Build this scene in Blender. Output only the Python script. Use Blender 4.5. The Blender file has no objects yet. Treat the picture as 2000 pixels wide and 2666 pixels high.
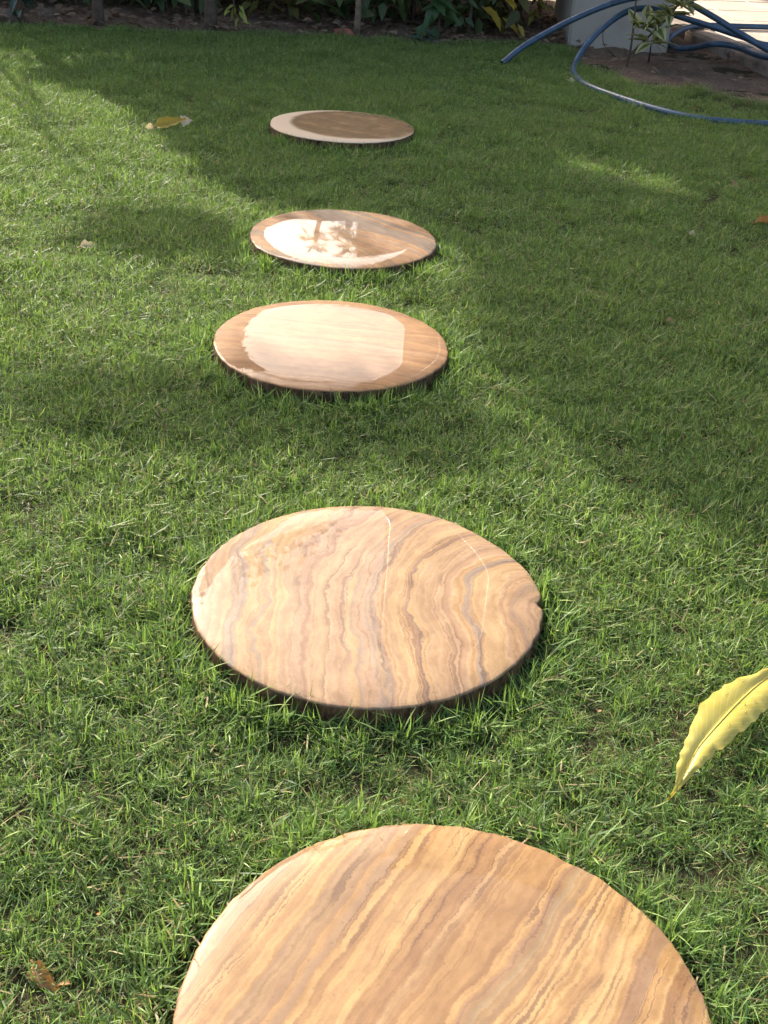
import bpy, bmesh, math, random
import numpy as np
from mathutils import Vector, Matrix, noise

# ------------------------------------------------------------------ camera
scene = bpy.context.scene
col = scene.collection
CAM_Z, PITCH, ROLL, FOCAL = 1.025, math.radians(30.55), math.radians(3.86), 3119.0   # focal in px of a 2000x2666 frame
SRC = 2000 / 1659.0
cam_data = bpy.data.cameras.new('camera')
cam = bpy.data.objects.new('camera', cam_data)
col.objects.link(cam)
scene.camera = cam
_U = Vector((0, math.sin(PITCH), math.cos(PITCH)))
_F = Vector((0, math.cos(PITCH), -math.sin(PITCH)))
_X = Vector((1, 0, 0))
_R = _X * math.cos(ROLL) + _U * math.sin(ROLL)
_Up = -_X * math.sin(ROLL) + _U * math.cos(ROLL)
cam.matrix_world = Matrix(((_R.x, _Up.x, -_F.x, 0), (_R.y, _Up.y, -_F.y, 0), (_R.z, _Up.z, -_F.z, CAM_Z), (0, 0, 0, 1)))
cam_data.sensor_fit = 'VERTICAL'
cam_data.sensor_height = 24.0
cam_data.lens = 24.0 * FOCAL / 2666.0
cam_data.clip_start = 0.02
cam_data.clip_end = 1500

# ------------------------------------------------------------------ sky, sun, exposure
SUN_AZ, SUN_EL = math.radians(-31), math.radians(32)
world = bpy.data.worlds.new('World')
scene.world = world
world.use_nodes = True
wn = world.node_tree
sky = wn.nodes.new('ShaderNodeTexSky')
sky.sky_type = 'NISHITA'
sky.sun_disc = False
sky.sun_elevation = SUN_EL
sky.sun_rotation = SUN_AZ
sky.dust_density = 6.0
sky.air_density = 1.0
sky.ozone_density = 1.0
wn.links.new(sky.outputs[0], wn.nodes['Background'].inputs[0])
wn.nodes['Background'].inputs[1].default_value = 0.15
SUN_DIR = Vector((math.sin(SUN_AZ) * math.cos(SUN_EL), math.cos(SUN_AZ) * math.cos(SUN_EL), math.sin(SUN_EL)))
sun_data = bpy.data.lights.new('sun', 'SUN')
sun_data.energy = 4.0
sun_data.angle = math.radians(0.53)
sun_data.color = (1.0, 0.93, 0.82)
sun = bpy.data.objects.new('sun', sun_data)
col.objects.link(sun)
sun.rotation_euler = SUN_DIR.to_track_quat('Z', 'Y').to_euler()
sun.location = (-6, 10, 8)
scene.view_settings.view_transform = 'Standard'
scene.view_settings.look = 'None'
scene.view_settings.gamma = 1.0
scene.view_settings.exposure = 1.4
scene.cycles.max_bounces = 5
scene.cycles.diffuse_bounces = 2
scene.cycles.glossy_bounces = 3
scene.cycles.transmission_bounces = 4

# ------------------------------------------------------------------ helpers
rng = np.random.default_rng(11)
random.seed(7)


def cam_ray(px, py):
    x = (px * SRC - 1000) / FOCAL
    y = -(py * SRC - 1333) / FOCAL
    return (_R * x + _Up * y + _F).normalized()


def P(px, py, z=0.0):
    """photo position (1659 px wide frame) -> the point of the horizontal plane at height z"""
    d = cam_ray(px, py)
    t = (z - CAM_Z) / d.z
    return Vector((d.x * t, d.y * t, z))


def PY(px, py, Y):
    """photo position -> the point at distance Y in front of the camera"""
    d = cam_ray(px, py)
    t = Y / d.y
    return Vector((d.x * t, Y, CAM_Z + d.z * t))


def mirrored(px, py, Y):
    """where a sight line that meets a wet slab at this photo position ends up at distance Y"""
    p, d = P(px, py, 0.052), cam_ray(px, py)
    t = (Y - p.y) / d.y
    return Vector((p.x + d.x * t, Y, p.z - d.z * t))


def mesh_obj(name, verts, faces, mat=None, parent=None, smooth=False):
    me = bpy.data.meshes.new(name)
    me.from_pydata([tuple(v) for v in verts], [], faces)
    if smooth:
        me.polygons.foreach_set('use_smooth', [True] * len(me.polygons))
    me.update()
    if mat:
        me.materials.append(mat)
    o = bpy.data.objects.new(name, me)
    col.objects.link(o)
    if parent:
        o.parent = parent
    return o


def share(name, mesh, parent, loc=(0, 0, 0), rot=(0, 0, 0), scale=(1, 1, 1)):
    o = bpy.data.objects.new(name, mesh)
    col.objects.link(o)
    o.parent = parent
    o.location, o.rotation_euler, o.scale = loc, rot, scale
    return o


def empty(name, loc=(0, 0, 0)):
    o = bpy.data.objects.new(name, None)
    o.empty_display_size = 0.1
    o.location = loc
    col.objects.link(o)
    return o


def tag(o, label=None, cat=None, group=None, kind=None):
    for k, v in (('label', label), ('category', cat), ('group', group), ('kind', kind)):
        if v:
            o[k] = v
    return o


class MB:
    def __init__(s):
        s.v, s.f = [], []

    def add(s, verts, faces):
        b = len(s.v)
        s.v += [Vector(v) for v in verts]
        s.f += [tuple(i + b for i in f) for f in faces]

    def box(s, lo, hi):
        x0, y0, z0 = lo
        x1, y1, z1 = hi
        s.add([(x0, y0, z0), (x1, y0, z0), (x1, y1, z0), (x0, y1, z0), (x0, y0, z1), (x1, y0, z1), (x1, y1, z1), (x0, y1, z1)],
              [(0, 3, 2, 1), (4, 5, 6, 7), (0, 1, 5, 4), (1, 2, 6, 5), (2, 3, 7, 6), (3, 0, 4, 7)])

    def tube(s, pts, radii, n=8, cap=True):
        pts = [Vector(p) for p in pts]
        if not hasattr(radii, '__len__'):
            radii = [radii] * len(pts)
        t0 = (pts[1] - pts[0]).normalized()
        nrm = t0.orthogonal().normalized()
        verts, faces = [], []
        for i, p in enumerate(pts):
            t = (pts[min(i + 1, len(pts) - 1)] - pts[max(i - 1, 0)]).normalized()
            nrm = (nrm - t * nrm.dot(t)).normalized()
            b = t.cross(nrm)
            for k in range(n):
                a = 2 * math.pi * k / n
                verts.append(p + (nrm * math.cos(a) + b * math.sin(a)) * radii[i])
        for i in range(len(pts) - 1):
            for k in range(n):
                faces.append((i * n + k, i * n + (k + 1) % n, (i + 1) * n + (k + 1) % n, (i + 1) * n + k))
        if cap:
            faces.append(tuple(reversed(range(n))))
            faces.append(tuple((len(pts) - 1) * n + k for k in range(n)))
        s.add(verts, faces)

    def build(s, name, mat, parent=None, smooth=False):
        return mesh_obj(name, s.v, s.f, mat, parent, smooth)


def spline(pts, n=8):
    pts = [Vector(p) for p in pts]
    q = [pts[0] * 2 - pts[1]] + pts + [pts[-1] * 2 - pts[-2]]
    out = []
    for i in range(1, len(q) - 2):
        a, b, c, d = q[i - 1:i + 3]
        for k in range(n):
            t = k / n
            out.append(0.5 * ((2 * b) + (c - a) * t + (2 * a - 5 * b + 4 * c - d) * t * t + (3 * b - a - 3 * c + d) * t ** 3))
    out.append(pts[-1])
    return out


def in_poly(x, y, poly):
    x, y = np.asarray(x, float), np.asarray(y, float)
    inside = np.zeros(x.shape, bool)
    j = len(poly) - 1
    for i in range(len(poly)):
        xi, yi = poly[i][0], poly[i][1]
        xj, yj = poly[j][0], poly[j][1]
        c = ((yi > y) != (yj > y)) & (x < (xj - xi) * (y - yi) / (yj - yi + 1e-12) + xi)
        inside ^= c
        j = i
    return inside


def fbm(x, y, s=1.0, seed=0.0, o=3):
    return noise.fractal(Vector((x * s + seed, y * s - seed * 0.7, seed * 1.3)), 1.0, 2.0, o)


# ------------------------------------------------------------------ materials
class NT:
    """small shorthand for building node trees"""
    def __init__(s, name):
        s.mat = bpy.data.materials.new(name)
        s.mat.use_nodes = True
        s.t = s.mat.node_tree
        s.t.nodes.clear()
        s.out = s.n('ShaderNodeOutputMaterial')

    def n(s, typ, **kw):
        nd = s.t.nodes.new(typ)
        for k, v in kw.items():
            setattr(nd, k, v)
        return nd

    def put(s, sock, v):
        if isinstance(v, bpy.types.NodeSocket):
            s.t.links.new(v, sock)
        elif v is not None:
            if hasattr(sock.default_value, '__len__') and not hasattr(v, '__len__'):
                v = [v] * len(sock.default_value)
            if hasattr(v, '__len__') and len(v) == 3 and len(sock.default_value) == 4:
                v = (*v, 1)
            sock.default_value = v

    def m(s, op, a, b=None, c=None, clamp=False):
        nd = s.n('ShaderNodeMath', operation=op, use_clamp=clamp)
        for i, v in enumerate((a, b, c)):
            if v is not None:
                s.put(nd.inputs[i], v)
        return nd.outputs[0]

    def mix(s, fac, a, b, blend='MIX'):
        nd = s.n('ShaderNodeMix', data_type='RGBA', blend_type=blend, clamp_factor=True)
        s.put(nd.inputs[0], fac)
        s.put(nd.inputs[6], a)
        s.put(nd.inputs[7], b)
        return nd.outputs[2]

    def noise(s, vec=None, scale=5, detail=3, rough=0.5, dim='3D', w=None, dist=0.0, color=False):
        nd = s.n('ShaderNodeTexNoise', noise_dimensions=dim)
        if vec is not None and 'Vector' in nd.inputs and dim != '1D':
            s.put(nd.inputs['Vector'], vec)
        if w is not None:
            s.put(nd.inputs['W'], w)
        nd.inputs['Scale'].default_value = scale
        nd.inputs['Detail'].default_value = detail
        nd.inputs['Roughness'].default_value = rough
        nd.inputs['Distortion'].default_value = dist
        return nd.outputs['Color' if color else 'Fac']

    def ramp(s, fac, stops, interp='LINEAR'):
        nd = s.n('ShaderNodeValToRGB')
        nd.color_ramp.interpolation = interp
        e = nd.color_ramp.elements
        while len(e) < len(stops):
            e.new(0.5)
        for k, (p, c) in enumerate(stops):
            e[k].position = p
            e[k].color = (*c, 1) if hasattr(c, '__len__') else (c, c, c, 1)
        s.put(nd.inputs[0], fac)
        return nd.outputs[0]

    def maprange(s, v, a, b, c=0.0, d=1.0):
        nd = s.n('ShaderNodeMapRange', clamp=True, interpolation_type='SMOOTHSTEP')
        s.put(nd.inputs[0], v)
        for i, q in enumerate((a, b, c, d)):
            nd.inputs[i + 1].default_value = q
        return nd.outputs[0]

    def bump(s, h, strength=0.3, dist=0.01):
        nd = s.n('ShaderNodeBump')
        nd.inputs['Strength'].default_value = strength
        nd.inputs['Distance'].default_value = dist
        s.put(nd.inputs['Height'], h)
        return nd.outputs[0]

    def principled(s, color, rough=0.6, normal=None, spec=0.5, **kw):
        nd = s.n('ShaderNodeBsdfPrincipled')
        s.put(nd.inputs['Base Color'], color)
        s.put(nd.inputs['Roughness'], rough)
        s.put(nd.inputs['Specular IOR Level'], spec)
        if normal is not None:
            s.put(nd.inputs['Normal'], normal)
        for k, v in kw.items():
            s.put(nd.inputs[k], v)
        return nd.outputs[0]

    def done(s, shader):
        s.t.links.new(shader, s.out.inputs[0])
        return s.mat

    def coord(s, kind='Object'):
        return s.n('ShaderNodeTexCoord').outputs[kind]

    def leafy(s, color, trans, fac=0.4, rough=0.45, spec=0.4, normal=None):
        p = s.principled(color, rough, normal, spec)
        t = s.n('ShaderNodeBsdfTranslucent')
        s.put(t.inputs[0], trans)
        mx = s.n('ShaderNodeMixShader')
        s.put(mx.inputs[0], fac)
        s.t.links.new(p, mx.inputs[1])
        s.t.links.new(t.outputs[0], mx.inputs[2])
        return mx.outputs[0]


def simple(name, color, rough=0.7, var=0.25, scale=20, bump=0.3, bscale=60, spec=0.3, color2=None, dist=0.004):
    t = NT(name)
    c = t.coord()
    f = t.noise(c, scale, 4, 0.6)
    c2 = color2 or tuple(v * (1 - var) for v in color)
    k = t.mix(t.maprange(f, 0.35, 0.65), c2, color)
    b = t.bump(t.noise(c, bscale, 4, 0.65), bump, dist)
    return t.done(t.principled(k, rough, b, spec))


def soil_mat(name, a, b, c3, scale=9):
    t = NT(name)
    c = t.coord()
    f = t.noise(c, scale, 5, 0.65)
    g = t.noise(c, scale * 9, 3, 0.6)
    k = t.mix(t.maprange(f, 0.35, 0.65), a, b)
    k = t.mix(t.maprange(g, 0.52, 0.72), k, c3)
    h = t.m('ADD', f, t.m('MULTIPLY', g, 0.5))
    return t.done(t.principled(k, 0.95, t.bump(h, 0.7, 0.02), 0.15))


def grass_mat():
    t = NT('grass_blade')
    at = t.n('ShaderNodeAttribute', attribute_name='blade', attribute_type='GEOMETRY')
    ins = t.n('ShaderNodeAttribute', attribute_name='tint', attribute_type='INSTANCER')
    sep = t.n('ShaderNodeSeparateColor')
    t.t.links.new(at.outputs['Color'], sep.inputs[0])
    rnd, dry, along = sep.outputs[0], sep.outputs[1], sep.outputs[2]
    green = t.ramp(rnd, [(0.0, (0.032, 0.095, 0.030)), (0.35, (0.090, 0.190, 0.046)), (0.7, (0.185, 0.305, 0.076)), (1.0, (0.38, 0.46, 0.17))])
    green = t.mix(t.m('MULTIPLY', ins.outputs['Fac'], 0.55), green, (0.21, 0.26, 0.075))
    base = t.mix(t.maprange(along, 0.05, 0.6), (0.055, 0.072, 0.030), green)  # blade feet coloured darker, as the shade deep in the turf
    straw = t.mix(rnd, (0.24, 0.18, 0.08), (0.40, 0.34, 0.17))
    k = t.mix(dry, base, straw)
    tr = t.mix(dry, t.mix(0.5, k, (0.27, 0.42, 0.04)), straw)
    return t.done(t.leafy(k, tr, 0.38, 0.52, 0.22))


def leaf_mat(name, a, b, trans, fac=0.4, rough=0.4, scale=12, vein=True):
    t = NT(name)
    c = t.coord()
    f = t.noise(c, scale, 4, 0.6)
    k = t.mix(t.maprange(f, 0.3, 0.7), a, b)
    info = t.n('ShaderNodeObjectInfo').outputs['Random']
    k = t.mix(t.m('MULTIPLY', info, 0.35), k, tuple(v * 1.6 for v in b))
    bm = t.bump(t.noise(c, scale * 5, 2, 0.5), 0.15, 0.004)
    return t.done(t.leafy(k, trans, fac, rough, 0.4, bm))


def foliage_mat(name, a, b, trans):
    """for joined leaves: colour varies leaf by leaf from a stored attribute"""
    t = NT(name)
    at = t.n('ShaderNodeAttribute', attribute_name='leafrand', attribute_type='GEOMETRY')
    k = t.mix(at.outputs['Fac'], a, b)
    return t.done(t.leafy(k, trans, 0.35, 0.42, 0.4))


def stone_mat(name, seed, angle, freq, palette, fold=None, warp=0.05, wet=1.0, dark=0.5, coat_rough=0.015, ior=1.5, tone=(1, 1, 1), dry=None):
    """banded sandstone: layers follow a field u over the slab, edges wavy, thin iron lines between them"""
    t = NT(name)
    c = t.coord()
    sep = t.n('ShaderNodeSeparateXYZ')
    t.t.links.new(c, sep.inputs[0])
    X = t.m('MULTIPLY', sep.outputs[0], 4.0)      # slab radius -> about 1
    Y = t.m('MULTIPLY', sep.outputs[1], 4.0)
    Z = sep.outputs[2]
    if fold:
        cx, cy, tilt = fold
        dx = t.m('SUBTRACT', cx, t.m('ADD', X, t.m('MULTIPLY', Y, tilt)))
        dy = t.m('MAXIMUM', t.m('SUBTRACT', Y, cy), 0.0)
        u = t.m('SQRT', t.m('ADD', t.m('MULTIPLY', dx, dx), t.m('MULTIPLY', t.m('MULTIPLY', dy, dy), 0.85)))
        v = Y
    else:
        ca, sa = math.cos(angle), math.sin(angle)
        u = t.m('ADD', t.m('MULTIPLY', X, ca), t.m('MULTIPLY', Y, sa))
        v = t.m('SUBTRACT', t.m('MULTIPLY', Y, ca), t.m('MULTIPLY', X, sa))
    cmb = t.n('ShaderNodeCombineXYZ')
    t.put(cmb.inputs[0], t.m('ADD', u, seed))
    t.put(cmb.inputs[1], t.m('MULTIPLY', v, 0.55))
    t.put(cmb.inputs[2], t.m('ADD', t.m('MULTIPLY', Z, 3.0), seed))
    w1 = t.m('SUBTRACT', t.noise(cmb.outputs[0], 1.6, 3, 0.55), 0.5)
    w2 = t.m('SUBTRACT', t.noise(cmb.outputs[0], 7.0, 4, 0.6), 0.5)
    w3 = t.m('SUBTRACT', t.noise(cmb.outputs[0], 26.0, 3, 0.6), 0.5)
    uu = t.m('ADD', u, t.m('MULTIPLY', w1, warp * 5))
    uu = t.m('ADD', uu, t.m('MULTIPLY', w2, warp * 1.5))
    uu = t.m('ADD', uu, t.m('MULTIPLY', w3, warp * 0.45))
    uu = t.m('ADD', uu, t.m('MULTIPLY', t.m('SUBTRACT', t.noise(c, 260, 2, 0.7), 0.5), 0.022))
    band = t.noise(None, freq, 3.5, 0.62, '1D', t.m('ADD', uu, seed * 3.1))
    colr = t.ramp(band, palette)
    fine = t.noise(None, freq * 5, 2, 0.6, '1D', t.m('ADD', uu, seed * 1.7))
    colr = t.mix(t.m('MULTIPLY', t.maprange(fine, 0.50, 0.66), 0.30), colr, (0.20, 0.10, 0.06))
    hair = t.noise(None, freq * 16, 2, 0.6, '1D', t.m('ADD', uu, seed * 2.3))
    colr = t.mix(t.maprange(hair, 0.3, 0.7), t.mix(1.0, colr, (0.86, 0.83, 0.80), 'MULTIPLY'), t.mix(1.0, colr, (1.09, 1.10, 1.10), 'MULTIPLY'))
    ridge = t.m('ABSOLUTE', t.m('SUBTRACT', t.noise(None, freq * 2.1, 3, 0.6, '1D', t.m('ADD', uu, seed * 0.9)), 0.5))
    brk = t.maprange(t.noise(cmb.outputs[0], 3.0, 3, 0.6), 0.42, 0.58)
    line = t.m('MULTIPLY', t.m('SUBTRACT', 1.0, t.maprange(ridge, 0.004, 0.022)), brk)
    colr = t.mix(t.m('MULTIPLY', line, dark), colr, (0.10, 0.050, 0.035))
    blotch = t.maprange(t.noise(c, 9.0, 3, 0.6), 0.45, 0.75)
    colr = t.mix(t.m('MULTIPLY', blotch, 0.16), colr, (0.24, 0.13, 0.06))
    grain = t.noise(c, 420, 2, 0.7)
    colr = t.mix(t.m('MULTIPLY', t.maprange(grain, 0.60, 0.78), 0.30), colr, (0.13, 0.075, 0.045))
    mott = t.noise(cmb.outputs[0], 11.0, 5, 0.65)
    colr = t.mix(t.maprange(mott, 0.25, 0.75), t.mix(1.0, colr, (0.80, 0.76, 0.74), 'MULTIPLY'), t.mix(1.0, colr, (1.12, 1.12, 1.10), 'MULTIPLY'))
    pit = t.maprange(t.noise(c, 130, 2, 0.5), 0.66, 0.74)
    colr = t.mix(t.m('MULTIPLY', pit, 0.35), colr, (0.12, 0.07, 0.045))
    colr = t.mix(1.0, colr, tone, 'MULTIPLY')
    wetness = wet
    if dry:      # outside an offset circle the rim is paler and has no coat
        ox, oy, rad = dry
        ddx, ddy = t.m('SUBTRACT', X, ox), t.m('SUBTRACT', Y, oy)
        rr = t.m('SQRT', t.m('ADD', t.m('MULTIPLY', ddx, ddx), t.m('MULTIPLY', ddy, ddy)))
        rr = t.m('ADD', rr, t.m('MULTIPLY', t.m('SUBTRACT', t.noise(c, 12, 3, 0.5), 0.5), 0.10))
        dm = t.maprange(rr, rad - 0.06, rad + 0.05)
        colr = t.mix(dm, t.mix(t.maprange(t.noise(c, 14, 4, 0.65), 0.42, 0.62), colr, (0.25, 0.158, 0.072)), (0.58, 0.44, 0.30))
        wetness = t.m('MULTIPLY', wet, t.m('SUBTRACT', 1.0, dm))
    # the hewn sides are rough and uncoated, their colour darkened as backlit shade
    geo = t.n('ShaderNodeNewGeometry')
    sn = t.n('ShaderNodeSeparateXYZ')
    t.t.links.new(geo.outputs['Normal'], sn.inputs[0])
    topm = t.maprange(sn.outputs[2], 0.25, 0.6)
    mp = t.n('ShaderNodeMapping')
    mp.inputs['Scale'].default_value = (1, 1, 0.22)
    t.t.links.new(c, mp.inputs[0])
    streak = t.noise(mp.outputs[0], 95, 4, 0.7)
    side = t.mix(t.maprange(streak, 0.35, 0.65), (0.035, 0.020, 0.012), (0.15, 0.078, 0.040))
    side = t.mix(t.maprange(t.noise(c, 24, 3, 0.6), 0.5, 0.7), side, (0.20, 0.12, 0.065))
    colr = t.mix(topm, side, colr)
    ripple = t.bump(t.noise(c, 6.0, 1, 0.4), 0.003, 0.05)
    body = t.bump(t.m('ADD', t.noise(c, 90, 4, 0.65), t.m('MULTIPLY', grain, 0.3)), 0.25, 0.002)
    p = t.n('ShaderNodeBsdfPrincipled')
    t.put(p.inputs['Base Color'], colr)
    t.put(p.inputs['Roughness'], 0.75)
    t.put(p.inputs['Specular IOR Level'], 0.2)
    sb = t.bump(t.m('ADD', streak, t.noise(c, 60, 4, 0.7)), 0.4, 0.005)
    nm_ = t.n('ShaderNodeMix', data_type='VECTOR')
    t.put(nm_.inputs[0], topm)
    t.t.links.new(sb, nm_.inputs[4])
    t.t.links.new(body, nm_.inputs[5])
    t.put(p.inputs['Normal'], nm_.outputs[1])
    t.put(p.inputs['Coat Weight'], t.m('MULTIPLY', topm, wetness))
    t.put(p.inputs['Coat Roughness'], coat_rough)
    t.put(p.inputs['Coat IOR'], ior)
    t.put(p.inputs['Coat Normal'], ripple)
    return t.done(p.outputs[0])


CREAM, TAN, ORANGE, MAUVE, GREY, PINK = (0.42, 0.265, 0.135), (0.32, 0.185, 0.088), (0.33, 0.165, 0.055), (0.205, 0.128, 0.086), (0.195, 0.158, 0.118), (0.325, 0.198, 0.108)
PAL_FRONT = [(0.26, GREY), (0.36, (0.30, 0.195, 0.105)), (0.42, (0.25, 0.16, 0.10)), (0.46, (0.33, 0.195, 0.085)), (0.50, (0.40, 0.265, 0.13)), (0.55, (0.33, 0.20, 0.095)), (0.61, (0.27, 0.155, 0.075)), (0.68, (0.33, 0.21, 0.115)), (0.76, GREY)]
PAL_FOLD = [(0.28, (0.209, 0.137, 0.100)), (0.38, (0.310, 0.200, 0.112)), (0.44, (0.260, 0.164, 0.108)), (0.48, (0.325, 0.216, 0.121)), (0.53, (0.298, 0.184, 0.089)), (0.57, (0.213, 0.160, 0.129)), (0.61, (0.271, 0.172, 0.112)), (0.67, (0.333, 0.219, 0.121)), (0.78, (0.279, 0.157, 0.068))]
PAL_SOFT = [(0.25, PINK), (0.42, TAN), (0.50, (0.35, 0.20, 0.09)), (0.58, TAN), (0.72, PINK)]
PAL_GREY = [(0.25, GREY), (0.40, PINK), (0.48, TAN), (0.54, (0.35, 0.20, 0.09)), (0.62, GREY), (0.75, MAUVE)]

M = {
    'ground': soil_mat('sandy_ground', (0.30, 0.23, 0.15), (0.36, 0.29, 0.20), (0.24, 0.19, 0.13), 3),
    'thatch': soil_mat('lawn_thatch', (0.030, 0.028, 0.013), (0.050, 0.044, 0.020), (0.085, 0.068, 0.034), 14),
    'soil': soil_mat('bed_soil', (0.10, 0.068, 0.046), (0.155, 0.105, 0.072), (0.22, 0.155, 0.11), 8),
    'grass': grass_mat(),
    'render': simple('white_render', (0.42, 0.375, 0.31), 0.85, 0.14, 5, 0.25, 120),
    'housewall': simple('house_render', (0.46, 0.39, 0.32), 0.85, 0.12, 3, 0.2, 60),
    'garden_wall': simple('garden_wall_render', (0.42, 0.36, 0.29), 0.9, 0.2, 4, 0.3, 60),
    'tile': simple('patio_tile', (0.46, 0.37, 0.30), 0.7, 0.14, 6, 0.15, 90),
    'joint': simple('tile_joint', (0.30, 0.24, 0.195), 0.9, 0.2, 30, 0.3, 90),
    'kerb': simple('kerb_stone', (0.27, 0.215, 0.175), 0.85, 0.3, 18, 0.5, 110),
    'hose': simple('blue_hose', (0.040, 0.085, 0.140), 0.33, 0.35, 25, 0.06, 200, 0.5),
    'bark': simple('stem_bark', (0.12, 0.085, 0.06), 0.9, 0.45, 30, 0.6, 90),
    'bark_pale': simple('pale_bark', (0.23, 0.165, 0.11), 0.9, 0.4, 30, 0.6, 90),
    'palm_bark': simple('palm_bark', (0.22, 0.18, 0.14), 0.9, 0.3, 6, 0.4, 20),
    'red_stone': simple('red_stone', (0.30, 0.11, 0.07), 0.85, 0.35, 30, 0.5, 90),
    'pale_stone': simple('pale_stone', (0.15, 0.108, 0.08), 0.85, 0.4, 30, 0.5, 90),
    'glass': simple('window_glass', (0.03, 0.035, 0.04), 0.08, 0.1, 4, 0.0, 10, 0.6),
    'frame': simple('window_frame', (0.20, 0.13, 0.08), 0.5, 0.2, 10, 0.1, 60),
    'awning': simple('brown_awning', (0.22, 0.15, 0.10), 0.8, 0.2, 10, 0.1, 60),
    'red_cloth': simple('red_cloth', (0.50, 0.04, 0.03), 0.8, 0.25, 10, 0.2, 60),
    'foliage': foliage_mat('hedge_foliage', (0.050, 0.085, 0.034), (0.15, 0.185, 0.075), (0.15, 0.23, 0.04)),
    'foliage_olive': foliage_mat('olive_foliage', (0.05, 0.060, 0.022), (0.14, 0.13, 0.035), (0.20, 0.20, 0.03)),
    'palm_leaf': foliage_mat('palm_foliage', (0.045, 0.07, 0.025), (0.10, 0.13, 0.045), (0.10, 0.14, 0.03)),
    'big_leaf': leaf_mat('broad_leaf', (0.035, 0.085, 0.030), (0.065, 0.125, 0.045), (0.10, 0.22, 0.03)),
    'dark_leaf': leaf_mat('dark_leaf', (0.012, 0.040, 0.028), (0.022, 0.060, 0.038), (0.03, 0.08, 0.03), 0.2),
    'lime_leaf': leaf_mat('lime_leaf', (0.22, 0.27, 0.05), (0.36, 0.36, 0.09), (0.40, 0.42, 0.05)),
    'gold_leaf': leaf_mat('gold_leaf', (0.34, 0.24, 0.03), (0.46, 0.33, 0.05), (0.50, 0.35, 0.03)),
    'dry_leaf': leaf_mat('dry_leaf', (0.22, 0.12, 0.055), (0.38, 0.24, 0.12), (0.35, 0.18, 0.06), 0.3, 0.6),
    'pale_dry_leaf': leaf_mat('pale_dry_leaf', (0.50, 0.36, 0.20), (0.72, 0.60, 0.42), (0.60, 0.45, 0.25), 0.3, 0.5),
    'rust_leaf': leaf_mat('rust_leaf', (0.36, 0.17, 0.06), (0.48, 0.27, 0.11), (0.60, 0.25, 0.05), 0.35, 0.5),
    'litter': foliage_mat('leaf_litter', (0.10, 0.068, 0.046), (0.30, 0.215, 0.14), (0.2, 0.12, 0.06)),
}


def yellow_leaf_mat():
    t = NT('yellow_leaf')
    uv = t.n('ShaderNodeAttribute', attribute_name='leafuv', attribute_type='GEOMETRY')
    sep = t.n('ShaderNodeSeparateColor')
    t.t.links.new(uv.outputs['Color'], sep.inputs[0])
    along, across = sep.outputs[0], sep.outputs[1]
    off = t.m('ABSOLUTE', t.m('SUBTRACT', across, 0.5))
    c = t.coord()
    f = t.noise(c, 16, 4, 0.6)
    k = t.mix(t.maprange(f, 0.3, 0.7), (0.50, 0.40, 0.065), (0.60, 0.50, 0.12))
    veins = t.m('ABSOLUTE', t.m('SUBTRACT', t.m('FRACT', t.m('SUBTRACT', t.m('MULTIPLY', along, 24.0), t.m('MULTIPLY', off, 7.0))), 0.5))
    vl = t.m('SUBTRACT', 1.0, t.maprange(veins, 0.02, 0.10))
    k = t.mix(t.m('MULTIPLY', vl, 0.35), k, (0.78, 0.68, 0.26))
    mid = t.m('SUBTRACT', 1.0, t.maprange(off, 0.012, 0.035))
    k = t.mix(t.m('MULTIPLY', mid, 0.4), k, (0.56, 0.41, 0.055))
    spot = t.maprange(t.noise(c, 38, 2, 0.5), 0.70, 0.76)
    k = t.mix(t.m('MULTIPLY', spot, 0.7), k, (0.30, 0.16, 0.06))
    k = t.mix(t.m('SUBTRACT', 1.0, t.maprange(along, 0.02, 0.12)), k, (0.46, 0.28, 0.02))
    b = t.bump(t.m('ADD', t.m('MULTIPLY', vl, -0.4), mid), 0.15, 0.001)
    return t.done(t.leafy(k, t.mix(0.5, k, (0.50, 0.40, 0.03)), 0.3, 0.38, 0.5, b))


def variegated_mat():
    t = NT('variegated_leaf')
    uv = t.n('ShaderNodeAttribute', attribute_name='leafuv', attribute_type='GEOMETRY')
    sep = t.n('ShaderNodeSeparateColor')
    t.t.links.new(uv.outputs['Color'], sep.inputs[0])
    off = t.m('ABSOLUTE', t.m('SUBTRACT', sep.outputs[1], 0.5))
    nz = t.m('MULTIPLY', t.m('SUBTRACT', t.noise(t.coord(), 45, 3, 0.6), 0.5), 0.35)
    k = t.mix(t.maprange(t.m('ADD', off, nz), 0.12, 0.24), (0.12, 0.17, 0.06), (0.60, 0.56, 0.28))
    return t.done(t.leafy(k, t.mix(0.5, k, (0.3, 0.4, 0.05)), 0.35, 0.35, 0.5))


M['yellow_leaf'] = yellow_leaf_mat()
M['variegated'] = variegated_mat()
M['water'] = NT('water_drop').mat
_w = M['water'].node_tree
_p = _w.nodes.new('ShaderNodeBsdfPrincipled')
_p.inputs['Base Color'].default_value = (1, 1, 0.95, 1)
_p.inputs['Roughness'].default_value = 0.0
_p.inputs['IOR'].default_value = 1.33
_p.inputs['Transmission Weight'].default_value = 1.0
_w.links.new(_p.outputs[0], [n for n in _w.nodes if n.type == 'OUTPUT_MATERIAL'][0].inputs[0])

# ------------------------------------------------------------------ ground, lawn, beds
g = mesh_obj('ground', [(-300, -200, -0.012), (300, -200, -0.012), (300, 500, -0.012), (-300, 500, -0.012)], [(0, 1, 2, 3)], M['ground'])
tag(g, 'bare sandy ground around the garden', 'ground', kind='structure')

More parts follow.
